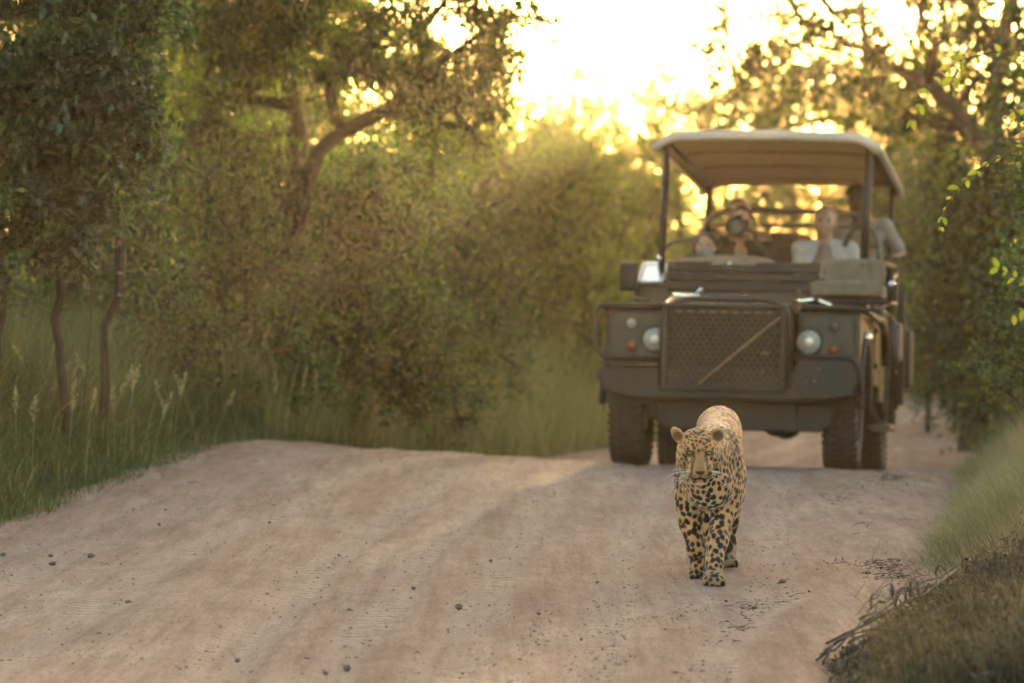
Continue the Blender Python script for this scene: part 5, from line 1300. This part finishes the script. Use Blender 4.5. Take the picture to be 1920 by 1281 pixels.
# tracker seat on the left wing (on the right in the picture)
ts_ = empty('tracker_seat', (.80, -.10, 1.13)); ts_.parent = veh
def cushion(name, c, s_, parent, mat=m_canvas, sag=.0, seed=1, e=.35):
    bm = bmesh.new(); bmesh.ops.create_cube(bm, size=1); bmesh.ops.subdivide_edges(bm, edges=bm.edges[:], cuts=9, use_grid_fill=True)
    for v in bm.verts:
        q_ = v.co * 2; m_ = 1 - .10 * (abs(q_.x) ** 6 + abs(q_.y) ** 6 + abs(q_.z) ** 6) * e * 2
        v.co = Vector((q_.x * s_[0] / 2 * (1 - .05 * q_.z ** 2 * e), q_.y * s_[1] / 2, q_.z * s_[2] / 2 * (1 - .25 * max(abs(q_.x), abs(q_.y)) ** 4)))
        v.co += v.co.normalized() * .012 * (float(vnoise(np.array([[v.co.x * 11 + seed, v.co.y * 11, v.co.z * 11]]), seed)[0]) - .5)
        v.co.z -= sag * (1 - q_.x ** 2)
    bm.transform(Matrix.Translation(c)); me = bpy.data.meshes.new(name); bm.to_mesh(me); bm.free()
    for f in me.polygons: f.use_smooth = True
    return link(name, me, mat, parent)
cushion('seat', (-.03, .0, .125), (.50, .42, .12), ts_, seed=2, sag=-.008)
cushion('backrest', (-.01, .26, .275), (.43, .13, .19), ts_, seed=5)
vtube('seat_frame', [(-.26, -.20, .035), (.26, -.20, .035), (.285, .24, .05), (.285, .28, .30)], .015, m_black, ts_, rnd=.05)
vtube('seat_frame', [(-.26, -.20, .035), (-.275, .24, .05), (-.25, .28, .20)], .015, m_black, ts_, rnd=.05)
vtube('arm_rail', [(.275, -.18, .04), (.29, -.19, .19), (.295, .05, .25), (.29, .3, .22)], .013, m_black, ts_, rnd=.05); lathe('cap', [(.001, -.02), (.022, -.016), (.026, 0), (.02, .02)], (.285, -.20, .165), 'y', m_chrome, ts_, 16)
vtube('foot_rest_strut', [(.25, -.18, .03), (.20, -.30, -.02), (.10, -.38, -.03)], .012, m_black, ts_)
# ---- cab floor, doors, tub
vbox('bulkhead', (0, 1.10, .85), (1.70, .05, .62), m_paint, .02)
vbox('floor_pan', (0, 2.35, .66), (1.68, 2.9, .05), m_black, .01)
for s_ in (-1, 1):
    dr_ = empty('door', (.875 * s_, 1.38, .90)); dr_.parent = veh
    vbox('panel', (0, 0, .0), (.035, .66, .52), m_paint, .012, parent=dr_); vbox('handle', (.028 * s_, .22, .18), (.02, .12, .03), m_black, .006, parent=dr_)
    for z in (-.12, .14): vbox('hinge', (.024 * s_, -.30, z), (.02, .08, .04), m_black, .005, parent=dr_)
tub = [(1.72, 1.22), (1.72, .55), (2.22, .55)] + arch(2.79, .50)[0:] + [(3.40, .55), (3.78, .60), (3.78, 1.22)]
for s_ in (-1, 1):
    prism('tub_side', tub, .835 * s_, .885 * s_, m_paint, .01)
    vbox('tub_rail', (.865 * s_, 2.75, 1.235), (.065, 2.10, .035), m_tube, .010)
    vtube('wheel_flare', [(.895 * s_, 2.79 + .52 * math.cos(t), .42 + .52 * math.sin(t)) for t in np.linspace(math.pi, 0, 16)], .024, m_rubber)
    vtube('wheel_flare', [(.895 * s_, .49 * math.cos(t), .42 + .49 * math.sin(t)) for t in np.linspace(math.pi, 0, 16)], .022, m_rubber)
    for z_, (ya, yb) in ((.34, (1.05, 1.85)),):
        vbox('side_step', (.93 * s_, (ya + yb) / 2, z_), (.17, yb - ya, .028), m_tube, .008)
        for y in (ya + .1, yb - .1): vtube('step_bracket', [(.80 * s_, y, .56), (.90 * s_, y, .36)], .014, m_black)
    for y, z in ((1.15, .95), (1.62, .95), (1.9, 1.35), (2.7, 1.42)): pass
vtube('step_ladder', [(.96, 1.62, 1.18), (.985, 1.66, .90), (.99, 1.70, .62)], .016, m_black); vtube('step_ladder', [(.96, 2.02, 1.18), (.985, 2.04, .90), (.99, 2.06, .50)], .016, m_black)
vtube('step_ladder', [(.99, 1.68, .78), (.985, 2.05, .78)], .014, m_black); vbox('jerry_can', (.965, 3.30, .93), (.15, .34, .46), m_black, .03); vbox('spade_case', (.955, 2.32, 1.02), (.11, .26, .30), m_rim, .03)
vbox('high_lift_jack', (.985, 2.62, .98), (.06, .05, .86), m_black, .01); vbox('tailgate', (0, 3.79, .90), (1.66, .04, .60), m_paint, .012)
lathe('wing_lamp', [(.001, -.05), (.035, -.045), (.045, -.01), (.04, .02)], (.90, -.10, .93), 'y', m_chrome, None, 20)
vtube('wing_pipe', [(.80, .40, 1.13), (.95, .55, 1.10), (.97, .95, 1.02), (.965, 1.10, .80)], .03, m_black, rnd=.1); vtube('grab_rail', [(.93, 1.06, 1.30), (.95, 1.08, .78)], .016, m_tube)
# ---- seat rows
for row, (y, z, hb) in enumerate(((1.62, .98, .52), (2.42, 1.22, .50), (3.22, 1.46, .50))):
    sr = empty('seat_row', (0, y, z)); sr.parent = veh
    for x in ((-.52, 0, .52) if row else (-.45, .45)):
        cushion('seat', (x, 0, 0), (.46, .46, .13), sr, m_seat, seed=row + 3); cushion('backrest', (x, .26, hb * .55), (.44, .11, hb * .8), sr, m_seat, seed=row + 7)
    vbox('riser', (0, .02, -.20), (1.50, .42, .26), m_black, .02, parent=sr)
# hand rails and hoops between the rows
vtube('hoop', [(-.80, 1.30, 1.24), (-.80, 1.32, 1.52), (-.67, 1.34, 1.70), (-.45, 1.34, 1.70)], .020, m_tube, rnd=.12)
vtube('hoop', [(-.62, 2.72, 1.24), (-.60, 2.74, 1.90), (-.46, 2.74, 2.045), (.62, 2.74, 2.045), (.80, 2.74, 1.90), (.83, 2.72, 1.24)], .020, m_tube, rnd=.14)
for z, rr in ((1.93, .013), (1.78, .013)): vtube('hand_rail', [(-.58, 2.745, z), (.80, 2.745, z)], rr, m_tube)
vtube('hoop', [(.58, 1.96, 1.72), (.68, 1.96, 1.93), (.84, 1.96, 1.82), (.87, 1.96, 1.24)], .022, m_tube, rnd=.14)
vtube('hoop', [(-.15, 3.52, 1.5), (-.15, 3.55, 2.0), (.25, 3.55, 2.0), (.28, 3.52, 1.5)], .014, m_tube, rnd=.08)
vtube('hand_rail', [(.87, 1.96, 1.60), (.87, 3.60, 1.68)], .018, m_tube); vtube('hand_rail', [(-.80, 1.34, 1.52), (-.85, 3.60, 1.62)], .016, m_tube)
# steering wheel
sw = [(-.42 + .19 * math.cos(t), 1.28 + .06 * math.sin(t), 1.40 + .18 * math.sin(t)) for t in np.linspace(0, 2 * math.pi, 26)]; vtube('steering_wheel', sw, .014, m_black)
# ---- canopy on four posts
OX = .07
PF, PB = 1.02, 3.92
for x, y, zt in ((-.735, PF, 2.42), (.75, PF, 2.42), (-.735, PB, 2.36), (.75, PB, 2.36)):
    vtube('post', [(x + OX * .6, y, 1.22 if y > 2 else 1.30), (x + OX, y, zt)], .026 if x < 0 or y > 2 else .034, m_black)
cn = empty('canopy', (OX, 0, 2.40)); cn.parent = veh
def shell(name, mat, dz, th, inset=0):
    nu, nv = 40, 30; V = []; y0, y1 = PF - .14 + inset, PB + .14 - inset; hw = .81 - inset
    for k in range(nv):
        v = k / (nv - 1)
        for j in range(nu):
            u = -1 + 2 * j / (nu - 1); uu = math.copysign(1 - (1 - abs(u)) ** 1.5, u) if False else u
            x = uu * hw; y = y0 + (y1 - y0) * v
            edge_x = max(0, abs(uu) - .80) / .20; edge_y = max(0, abs(v * 2 - 1) - .90) / .10
            z = .022 * (1 - uu * uu) - .075 * edge_x ** 2.0 - .045 * edge_y ** 2 + .006 * math.sin(v * 21) * (1 - abs(uu)) - .05 * (v)
            V.append((x, y, z + dz))
    V = np.array(V); ii, jj = np.meshgrid(np.arange(nv - 1), np.arange(nu - 1), indexing='ij')
    q = np.stack([ii * nu + jj, ii * nu + jj + 1, (ii + 1) * nu + jj + 1, (ii + 1) * nu + jj], -1).reshape(-1, 4)
    n0 = len(V); V2 = V.copy(); V2[:, 2] -= th
    rim = [(0, j) for j in range(nu)] + [(k, nu - 1) for k in range(1, nv)] + [(nv - 1, j) for j in range(nu - 2, -1, -1)] + [(k, 0) for k in range(nv - 2, 0, -1)]
    ri = np.array([k * nu + j for k, j in rim]); rj = np.roll(ri, -1)
    F = np.concatenate([q, q[:, ::-1] + n0, np.stack([rj, ri, ri + n0, rj + n0], 1)])
    return mesh_np(name, np.concatenate([V, V2]), F, mat, cn, True)
shell('roof_sheet', m_roof, .075, .018)
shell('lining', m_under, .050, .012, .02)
# rolled edge of the roof sheet: front and sides
def edge_pts(v, n=26):
    out = []
    for j in range(n):
        u = -1 + 2 * j / (n - 1); y0, y1 = PF - .14, PB + .14
        ex = max(0, abs(u) - .80) / .20; ey = max(0, abs(v * 2 - 1) - .90) / .10
        out.append((u * .81, y0 + (y1 - y0) * v, .022 * (1 - u * u) - .075 * ex ** 2 - .045 * ey ** 2 - .05 * v + .065))
    return out
vtube('valance', edge_pts(0), .030, m_roof, cn); vtube('valance', edge_pts(1), .024, m_roof, cn)
for s_ in (-1, 1):
    pts = [(s_ * .81, PF - .14 + (PB - PF + .28) * v, -.075 - .045 * (max(0, abs(v * 2 - 1) - .90) / .10) ** 2 - .05 * v + .060) for v in np.linspace(0, 1, 24)]
    vtube('valance', pts, .028, m_roof, cn)
for s_ in (-1, 1): vtube('side_rail', [(s_ * .74, PF, .02), (s_ * .74, PB, -.04)], .020, m_black, cn)
for y in (PF, 2.0, 3.0, PB): vtube('cross_bow', [(-.74, y, .015 - .03 * (y - 1) / 3), (-.4, y, .040 - .03 * (y - 1) / 3), (.4, y, .040 - .03 * (y - 1) / 3), (.74, y, .015 - .03 * (y - 1) / 3)], .013, m_under, cn)

# ================================================================== PEOPLE IN THE VEHICLE
m_skin = simple_mat('skin', (.36, .20, .135), (.46, .27, .19), .5, scale=40, bmp=.1)
m_skind = simple_mat('dark_skin', (.060, .034, .022), (.090, .052, .034), .5, scale=40, bmp=.1)
def cloth(name, c1, c2): return simple_mat(name, c1, c2, .85, scale=22, bmp=.35, bdist=.01)
m_hairb = simple_mat('brown_hair', (.05, .028, .014), (.12, .07, .035), .5, scale=120, bmp=.5)
m_hairl = simple_mat('fair_hair', (.12, .075, .035), (.24, .16, .08), .5, scale=120, bmp=.5)
m_haird = simple_mat('dark_hair', (.012, .009, .007), (.035, .025, .018), .5, scale=120, bmp=.5)
m_white = cloth('white_shirt', (.42, .39, .37), (.55, .51, .48)); m_taupe = cloth('taupe_top', (.24, .17, .12), (.30, .22, .16)); m_grey = cloth('grey_shirt', (.24, .20, .17), (.34, .28, .24))
m_blk = cloth('black_top', (.016, .014, .013), (.04, .035, .03)); m_khaki = cloth('khaki_cloth', (.16, .12, .075), (.22, .17, .11)); m_buff = cloth('grey_buff', (.15, .15, .17), (.24, .24, .26)); m_eyew = simple_mat('dark_eye', (.02, .015, .01), (.04, .03, .02), .2, bmp=0)
def seated(label, hip, head, sh_w, skin, top_mat, hands, yaw=0, scale=1.0, leg_mat=m_khaki, sleeve=.5, hair=None, hairmat=m_hairb, extras=None, lean=None):
    """vehicle coordinates. hip, head centre; hands: two wrist targets with finger direction. Parts: body, shirt, trousers, hair"""
    hip = np.array(hip, float); hc_ = np.array(head, float); S = scale
    rt = empty('person'); rt.matrix_world = VM @ Matrix.Translation(hip); tag(rt, label, 'person', 'people riding in the safari vehicle')
    o = hip
    L = lambda q_: np.array(q_, float) - o
    neck = hc_ + np.array([0, .035, -.128]) * S; chest = neck * .62 + hip * .38 + [0, .02, 0]
    cyw, syw = math.cos(yaw), math.sin(yaw)
    fw = np.array([syw, -cyw, 0]); rt_ = np.array([cyw, syw, 0])
    shl = [neck + rt_ * (sx * sh_w / 2) + [0, .0, -.078 * S] for sx in (-1, 1)]
    allp = np.array([hip, hc_] + [h_[0] for h_ in hands] + shl) - o
    knees = [hip + rt_ * .11 * sx * S + fw * .42 * S + [0, 0, .03] for sx in (-1, 1)]; feet = [k_ + fw * .08 + [0, 0, -.40 * S] for k_ in knees]
    lo = np.minimum(allp.min(0), (np.array(feet) - o).min(0)) - .16; hi = np.maximum(allp.max(0), (np.array(knees) - o).max(0)) + .20
    B = Field(lo, hi, .0098); HdM = Matrix.Rotation(yaw, 3, 'Z')
    def hp(r_, f_, u_): return L(hc_) + (rt_ * r_ + fw * f_ + np.array([0, 0, u_])) * S
    def e_(r_, f_, u_, rr, k=.012, op='add', F_=B): F_.ell(hp(r_, f_, u_), [q_ * S for q_ in rr], HdM, k * S, op)
    e_(0, -.02, .03, (.076, .092, .088)); e_(0, .015, -.02, (.060, .075, .085)); e_(0, .045, -.075, (.036, .040, .034)); e_(0, .085, -.015, (.014, .022, .030), .012); e_(0, .098, -.030, (.016, .014, .012), .008)
    for sx in (-1, 1):
        e_(.033 * sx, .090, .010, (.020, .014, .010), .008, 'carve'); e_(.078 * sx, -.010, -.010, (.012, .022, .032), .006); e_(.038 * sx, .062, -.030, (.022, .022, .022), .012)
    e_(0, .084, -.058, (.024, .012, .009), .006); e_(0, .098, -.0575, (.022, .008, .0022), .003, 'carve')
    B.cone(L(neck + [0, 0, -.05]), L(hc_ + [0, .015, -.04]), .054 * S, .048 * S, .03)
    B.cone(L(chest), L(neck + [0, 0, -.09]), .10 * S, .060 * S, .05, 'add'); B.cone(L(hip + [0, 0, .06]), L(chest), .13 * S, .125 * S, .05)
    T = Field(lo, hi, .012)
    T.cone(L(hip + [0, 0, .03]), L(chest), .150 * S, .145 * S, .05); 
    for sx in (-1, 1): T.cone(L(chest + rt_ * sx * .05), L(neck + rt_ * sx * (sh_w / 2 - .085) + [0, 0, -.15 * S]), .115 * S, .085 * S, .05)
    for sh in shl: T.cone(L(neck + [0, .01, -.045 * S]), L(sh + [0, 0, .008]), .052 * S, .056 * S, .03)
    T.cone(L(chest), L(neck + [0, .012, -.05 * S]), .12 * S, .062 * S, .04)
    P_ = Field(lo, hi, .015); P_.ell(L(hip + [0, .02, .0]), (.18 * S, .15 * S, .11 * S), k=.05)
    for sx, k_, f_ in zip((-1, 1), knees, feet):
        P_.cone(L(hip + rt_ * .09 * sx * S), L(k_), .088 * S, .064 * S, .04); P_.cone(L(k_), L(f_ + [0, 0, .06]), .060 * S, .045 * S, .03)
        B.cone(L(hip + rt_ * .09 * sx * S), L(k_), .07 * S, .05 * S, .03); B.cone(L(k_), L(f_ + [0, 0, .03]), .045 * S, .035 * S, .03); B.cone(L(f_ + [0, 0, .03]), L(f_ + fw * .14 + [0, 0, .01]), .04 * S, .03 * S, .03)
    for sx, sh, (wr, fd, el) in zip((-1, 1), shl, hands):
        wr = np.array(wr, float); el = np.array(el, float); fd = np.array(fd, float); fd /= np.linalg.norm(fd)
        B.cone(L(sh), L(el), .045 * S, .036 * S, .02); B.cone(L(el), L(wr), .036 * S, .024 * S, .02)
        T.cone(L(sh), L(sh + (el - sh) * min(1, sleeve * 1.6)), .062 * S, .052 * S, .03)
        if sleeve > .65: T.cone(L(el), L(el + (wr - el) * (sleeve - .5) * 1.8), .050 * S, .038 * S, .02)
        pal = wr + fd * .045 * S; side = np.cross(fd, [0, 0, 1.0]); side = side / (np.linalg.norm(side) + 1e-6)
        nrm = np.cross(side, fd)
        B.cone(L(wr), L(pal + fd * .02 * S), .024 * S, .030 * S, .012)
        for j, (off, ln) in enumerate([(-.030, .058), (-.010, .070), (.010, .066), (.029, .052)]):
            b0 = pal + side * off * S + fd * .025 * S; m1 = b0 + fd * ln * .55 * S + nrm * .004; m2 = m1 + (fd * .35 - nrm * .75) * ln * .6 * S
            B.cone(L(b0), L(m1), .0102 * S, .0098 * S, .004); B.cone(L(m1), L(m2), .0098 * S, .0090 * S, .003)
        tb = wr + fd * .018 * S - side * sx * .026 * S; B.cone(L(tb), L(tb + (fd * .035 - side * sx * .022 - nrm * .018) * S), .012 * S, .009 * S, .006)
    v, f = B.net(); v = smooth_mesh(v, f, 2, .4); mesh_np('body', v, f, skin, rt, True)
    v, f = T.net(); v = smooth_mesh(v, f, 2, .4); v += vnormals(v, f) * (.010 * (vnoise(v * 14, 5) - .4))[:, None]; mesh_np('shirt', v, f, top_mat, rt, True)
    v, f = P_.net(); mesh_np('trousers', smooth_mesh(v, f, 2), f, leg_mat, rt, True)
    for sx in (-1, 1):
        fe = Field(hp(.033 * sx, .078, .012) - .02, hp(.033 * sx, .078, .012) + .02, .003); fe.ell(hp(.033 * sx, .074, .010), (.0105 * S,) * 3, None, 0); v, f = fe.net(); mesh_np('eye', v, f, m_eyew, rt, True)
    if hair:
        Hf = Field(hp(-.14, -.2, -.26) * 0 + np.minimum(hp(-.16, -.22, -.30), hp(.16, .2, .2)), np.maximum(hp(-.16, -.22, -.30), hp(.16, .2, .2)), .008)
        e_(0, -.035, .045, (.084, .092, .088), .0, 'add', Hf)
        if hair == 'tied': e_(0, -.12, .05, (.035, .03, .035), .02, 'add', Hf)
        if hair == 'long': e_(0, -.075, -.06, (.078, .05, .12), .03, 'add', Hf)
        e_(0, .088, -.058, (.074, .100, .096), .012, 'carve', Hf)
        v, f = Hf.net(); v += vnormals(v, f) * (.006 * (vnoise(v * [60, 60, 25], 6) - .5))[:, None]; mesh_np('hair', v, f, hairmat, rt, True)
    if extras: extras(rt, hp, S, rt_, fw)
    return rt
def face_cloth(rt, hp, S, r_, f_):
    K = Field(np.minimum(hp(-.12, -.12, -.2), hp(.12, .16, .02)), np.maximum(hp(-.12, -.12, -.2), hp(.12, .16, .02)), .006)
    K.ell(hp(0, .02, -.060), (.074 * S, .092 * S, .062 * S), None, 0); K.ell(hp(0, .10, -.045), (.03 * S, .03 * S, .035 * S), None, .02); K.ell(hp(0, .0, -.12), (.068 * S, .075 * S, .04 * S), None, .02)
    v, f = K.net(); v = smooth_mesh(v, f, 2); mesh_np('face_cloth', v, f, m_buff, rt, True)
def cap(rt, hp, S, r_, f_):
    K = Field(np.minimum(hp(-.13, -.16, 0), hp(.13, .24, .18)), np.maximum(hp(-.13, -.16, 0), hp(.13, .24, .18)), .006)
    K.ell(hp(0, -.02, .055), (.092 * S, .108 * S, .078 * S), None, 0); K.ell(hp(0, .12, .050), (.075 * S, .085 * S, .010 * S), None, .008); K.ell(hp(0, 0, -.01), (.2, .2, .055), None, .004, 'carve')
    v, f = K.net(); mesh_np('cap', v, f, m_blk, rt, True)
def inner_top(rt, hp, S, r_, f_):
    K = Field(np.minimum(hp(-.14, -.20, -.50), hp(.14, .16, -.08)), np.maximum(hp(-.14, -.20, -.50), hp(.14, .16, -.08)), .007)
    K.cone(hp(0, .03, -.34), hp(0, .005, -.20), .085 * S, .050 * S, .03, flat=None); K.cone(hp(0, .045, -.46), hp(0, .03, -.34), .10 * S, .09 * S, .03)
    v, f = K.net(); v = smooth_mesh(v, f, 2); mesh_np('inner_top', v, f, m_taupe, rt, True)
def camera_thing():
    c = empty('camera_with_long_lens'); c.matrix_world = VM @ Matrix.Translation((-.22, 1.94, 1.85)); tag(c, 'black camera with a big lens held up to the face of the photographer', 'camera')
    def bx2(n_, cc, ss, m_): 
        o_ = vbox(n_, cc, ss, m_, .012, parent=c); return o_
    bx2('camera_body', (0, .0, 0), (.16, .075, .12), m_black); bx2('viewfinder', (0, 0, .075), (.06, .07, .04), m_black)
    lathe('lens_barrel', [(.045, -.03), (.05, -.08), (.052, -.14), (.072, -.20), (.072, -.28), (.064, -.285), (.060, -.22)], (0, 0, -.015), 'y', m_black, c, 28); lathe('front_glass', [(.062, -.25), (.03, -.262), (.001, -.266)], (0, 0, -.015), 'y', m_rim, c, 24)
seated('child in front with grey cloth over nose and mouth, peering over the dash', (-.43, 1.72, 1.13), (-.43, 1.60, 1.675), .30, m_skin, m_khaki, [((-.60, 1.42, 1.36), (.3, -1, .1), (-.62, 1.62, 1.30)), ((-.30, 1.42, 1.36), (-.3, -1, .1), (-.26, 1.62, 1.30))], scale=.86, hair='short', extras=face_cloth)
seated('photographer in dark clothes leaning behind a large black camera', (-.23, 2.48, 1.36), (-.21, 2.08, 1.90), .40, m_skin, m_blk, [((-.32, 1.99, 1.80), (.55, -.8, .1), (-.45, 2.22, 1.62)), ((-.13, 1.92, 1.78), (-.45, -.85, .15), (.03, 2.16, 1.60))], hair='short', hairmat=m_haird, sleeve=1.0)
camera_thing()
seated('woman with tied hair in open white shirt looking ahead from the second row', (.42, 2.42, 1.38), (.415, 2.22, 1.92), .385, m_skin, m_white, [((.36, 2.05, 1.42), (.2, -1, .0), (.22, 2.28, 1.46)), ((.60, 2.05, 1.42), (-.2, -1, .0), (.74, 2.28, 1.46))], hair='tied', hairmat=m_hairl, extras=inner_top)
seated('guide in dark cap and faded shirt leaning out at the right of the rear row', (.64, 3.20, 1.60), (.60, 3.02, 2.16), .44, m_skind, m_grey, [((.50, 2.82, 1.70), (0, -1, 0), (.44, 3.02, 1.74)), ((.92, 2.86, 1.71), (-.4, -.9, -.1), (.95, 3.10, 1.76))], yaw=R(-6), hair=None, extras=cap)
seated('dark haired passenger mostly hidden behind the photographer', (-.30, 3.22, 1.60), (-.33, 3.02, 2.04), .40, m_skin, m_khaki, [((-.42, 2.86, 1.66), (.2, -1, 0), (-.52, 3.06, 1.68)), ((-.16, 2.86, 1.66), (-.2, -1, 0), (-.10, 3.06, 1.68))], hair='long', hairmat=m_hairb)
print('people', round(time.time() - T00, 1))

# ================================================================== HAZE
me = bpy.data.meshes.new('haze')
bm = bmesh.new()
x0, x1, y0, y1, z0, z1 = -260, 300, -60, 420, -1.7, 34
vs = [bm.verts.new(c) for c in [(x0, y0, z0), (x1, y0, z0), (x1, y1, z0), (x0, y1, z0), (x0, y0, z1), (x1, y0, z1), (x1, y1, z1), (x0, y1, z1)]]
for f in [(3, 2, 1, 0), (4, 5, 6, 7), (0, 1, 5, 4), (1, 2, 6, 5), (2, 3, 7, 6), (3, 0, 4, 7)]: bm.faces.new([vs[k] for k in f])
bm.to_mesh(me); bm.free()
m = bpy.data.materials.new('haze_air'); m.use_nodes = True; nt = m.node_tree
nt.nodes.remove(nt.nodes['Principled BSDF'])
pv = nt.nodes.new('ShaderNodeVolumePrincipled'); pv.inputs['Color'].default_value = (.90, .78, .60, 1)
pv.inputs['Density'].default_value = HAZE_DENSITY; pv.inputs['Anisotropy'].default_value = .82
nt.links.new(pv.outputs[0], nt.nodes['Material Output'].inputs['Volume'])
if HAZE_DENSITY > 0:
    tag(link('haze', me, m), 'thin golden dusty air between the trees', 'haze', kind='stuff')
meshes_ = {o.data for o in bpy.data.objects if o.type == 'MESH'}
print('TRIS', sum(len(m_.loops) - 2 * len(m_.polygons) for m_ in meshes_), 'objects', len(bpy.data.objects))
print('script time', round(time.time() - T00, 1))
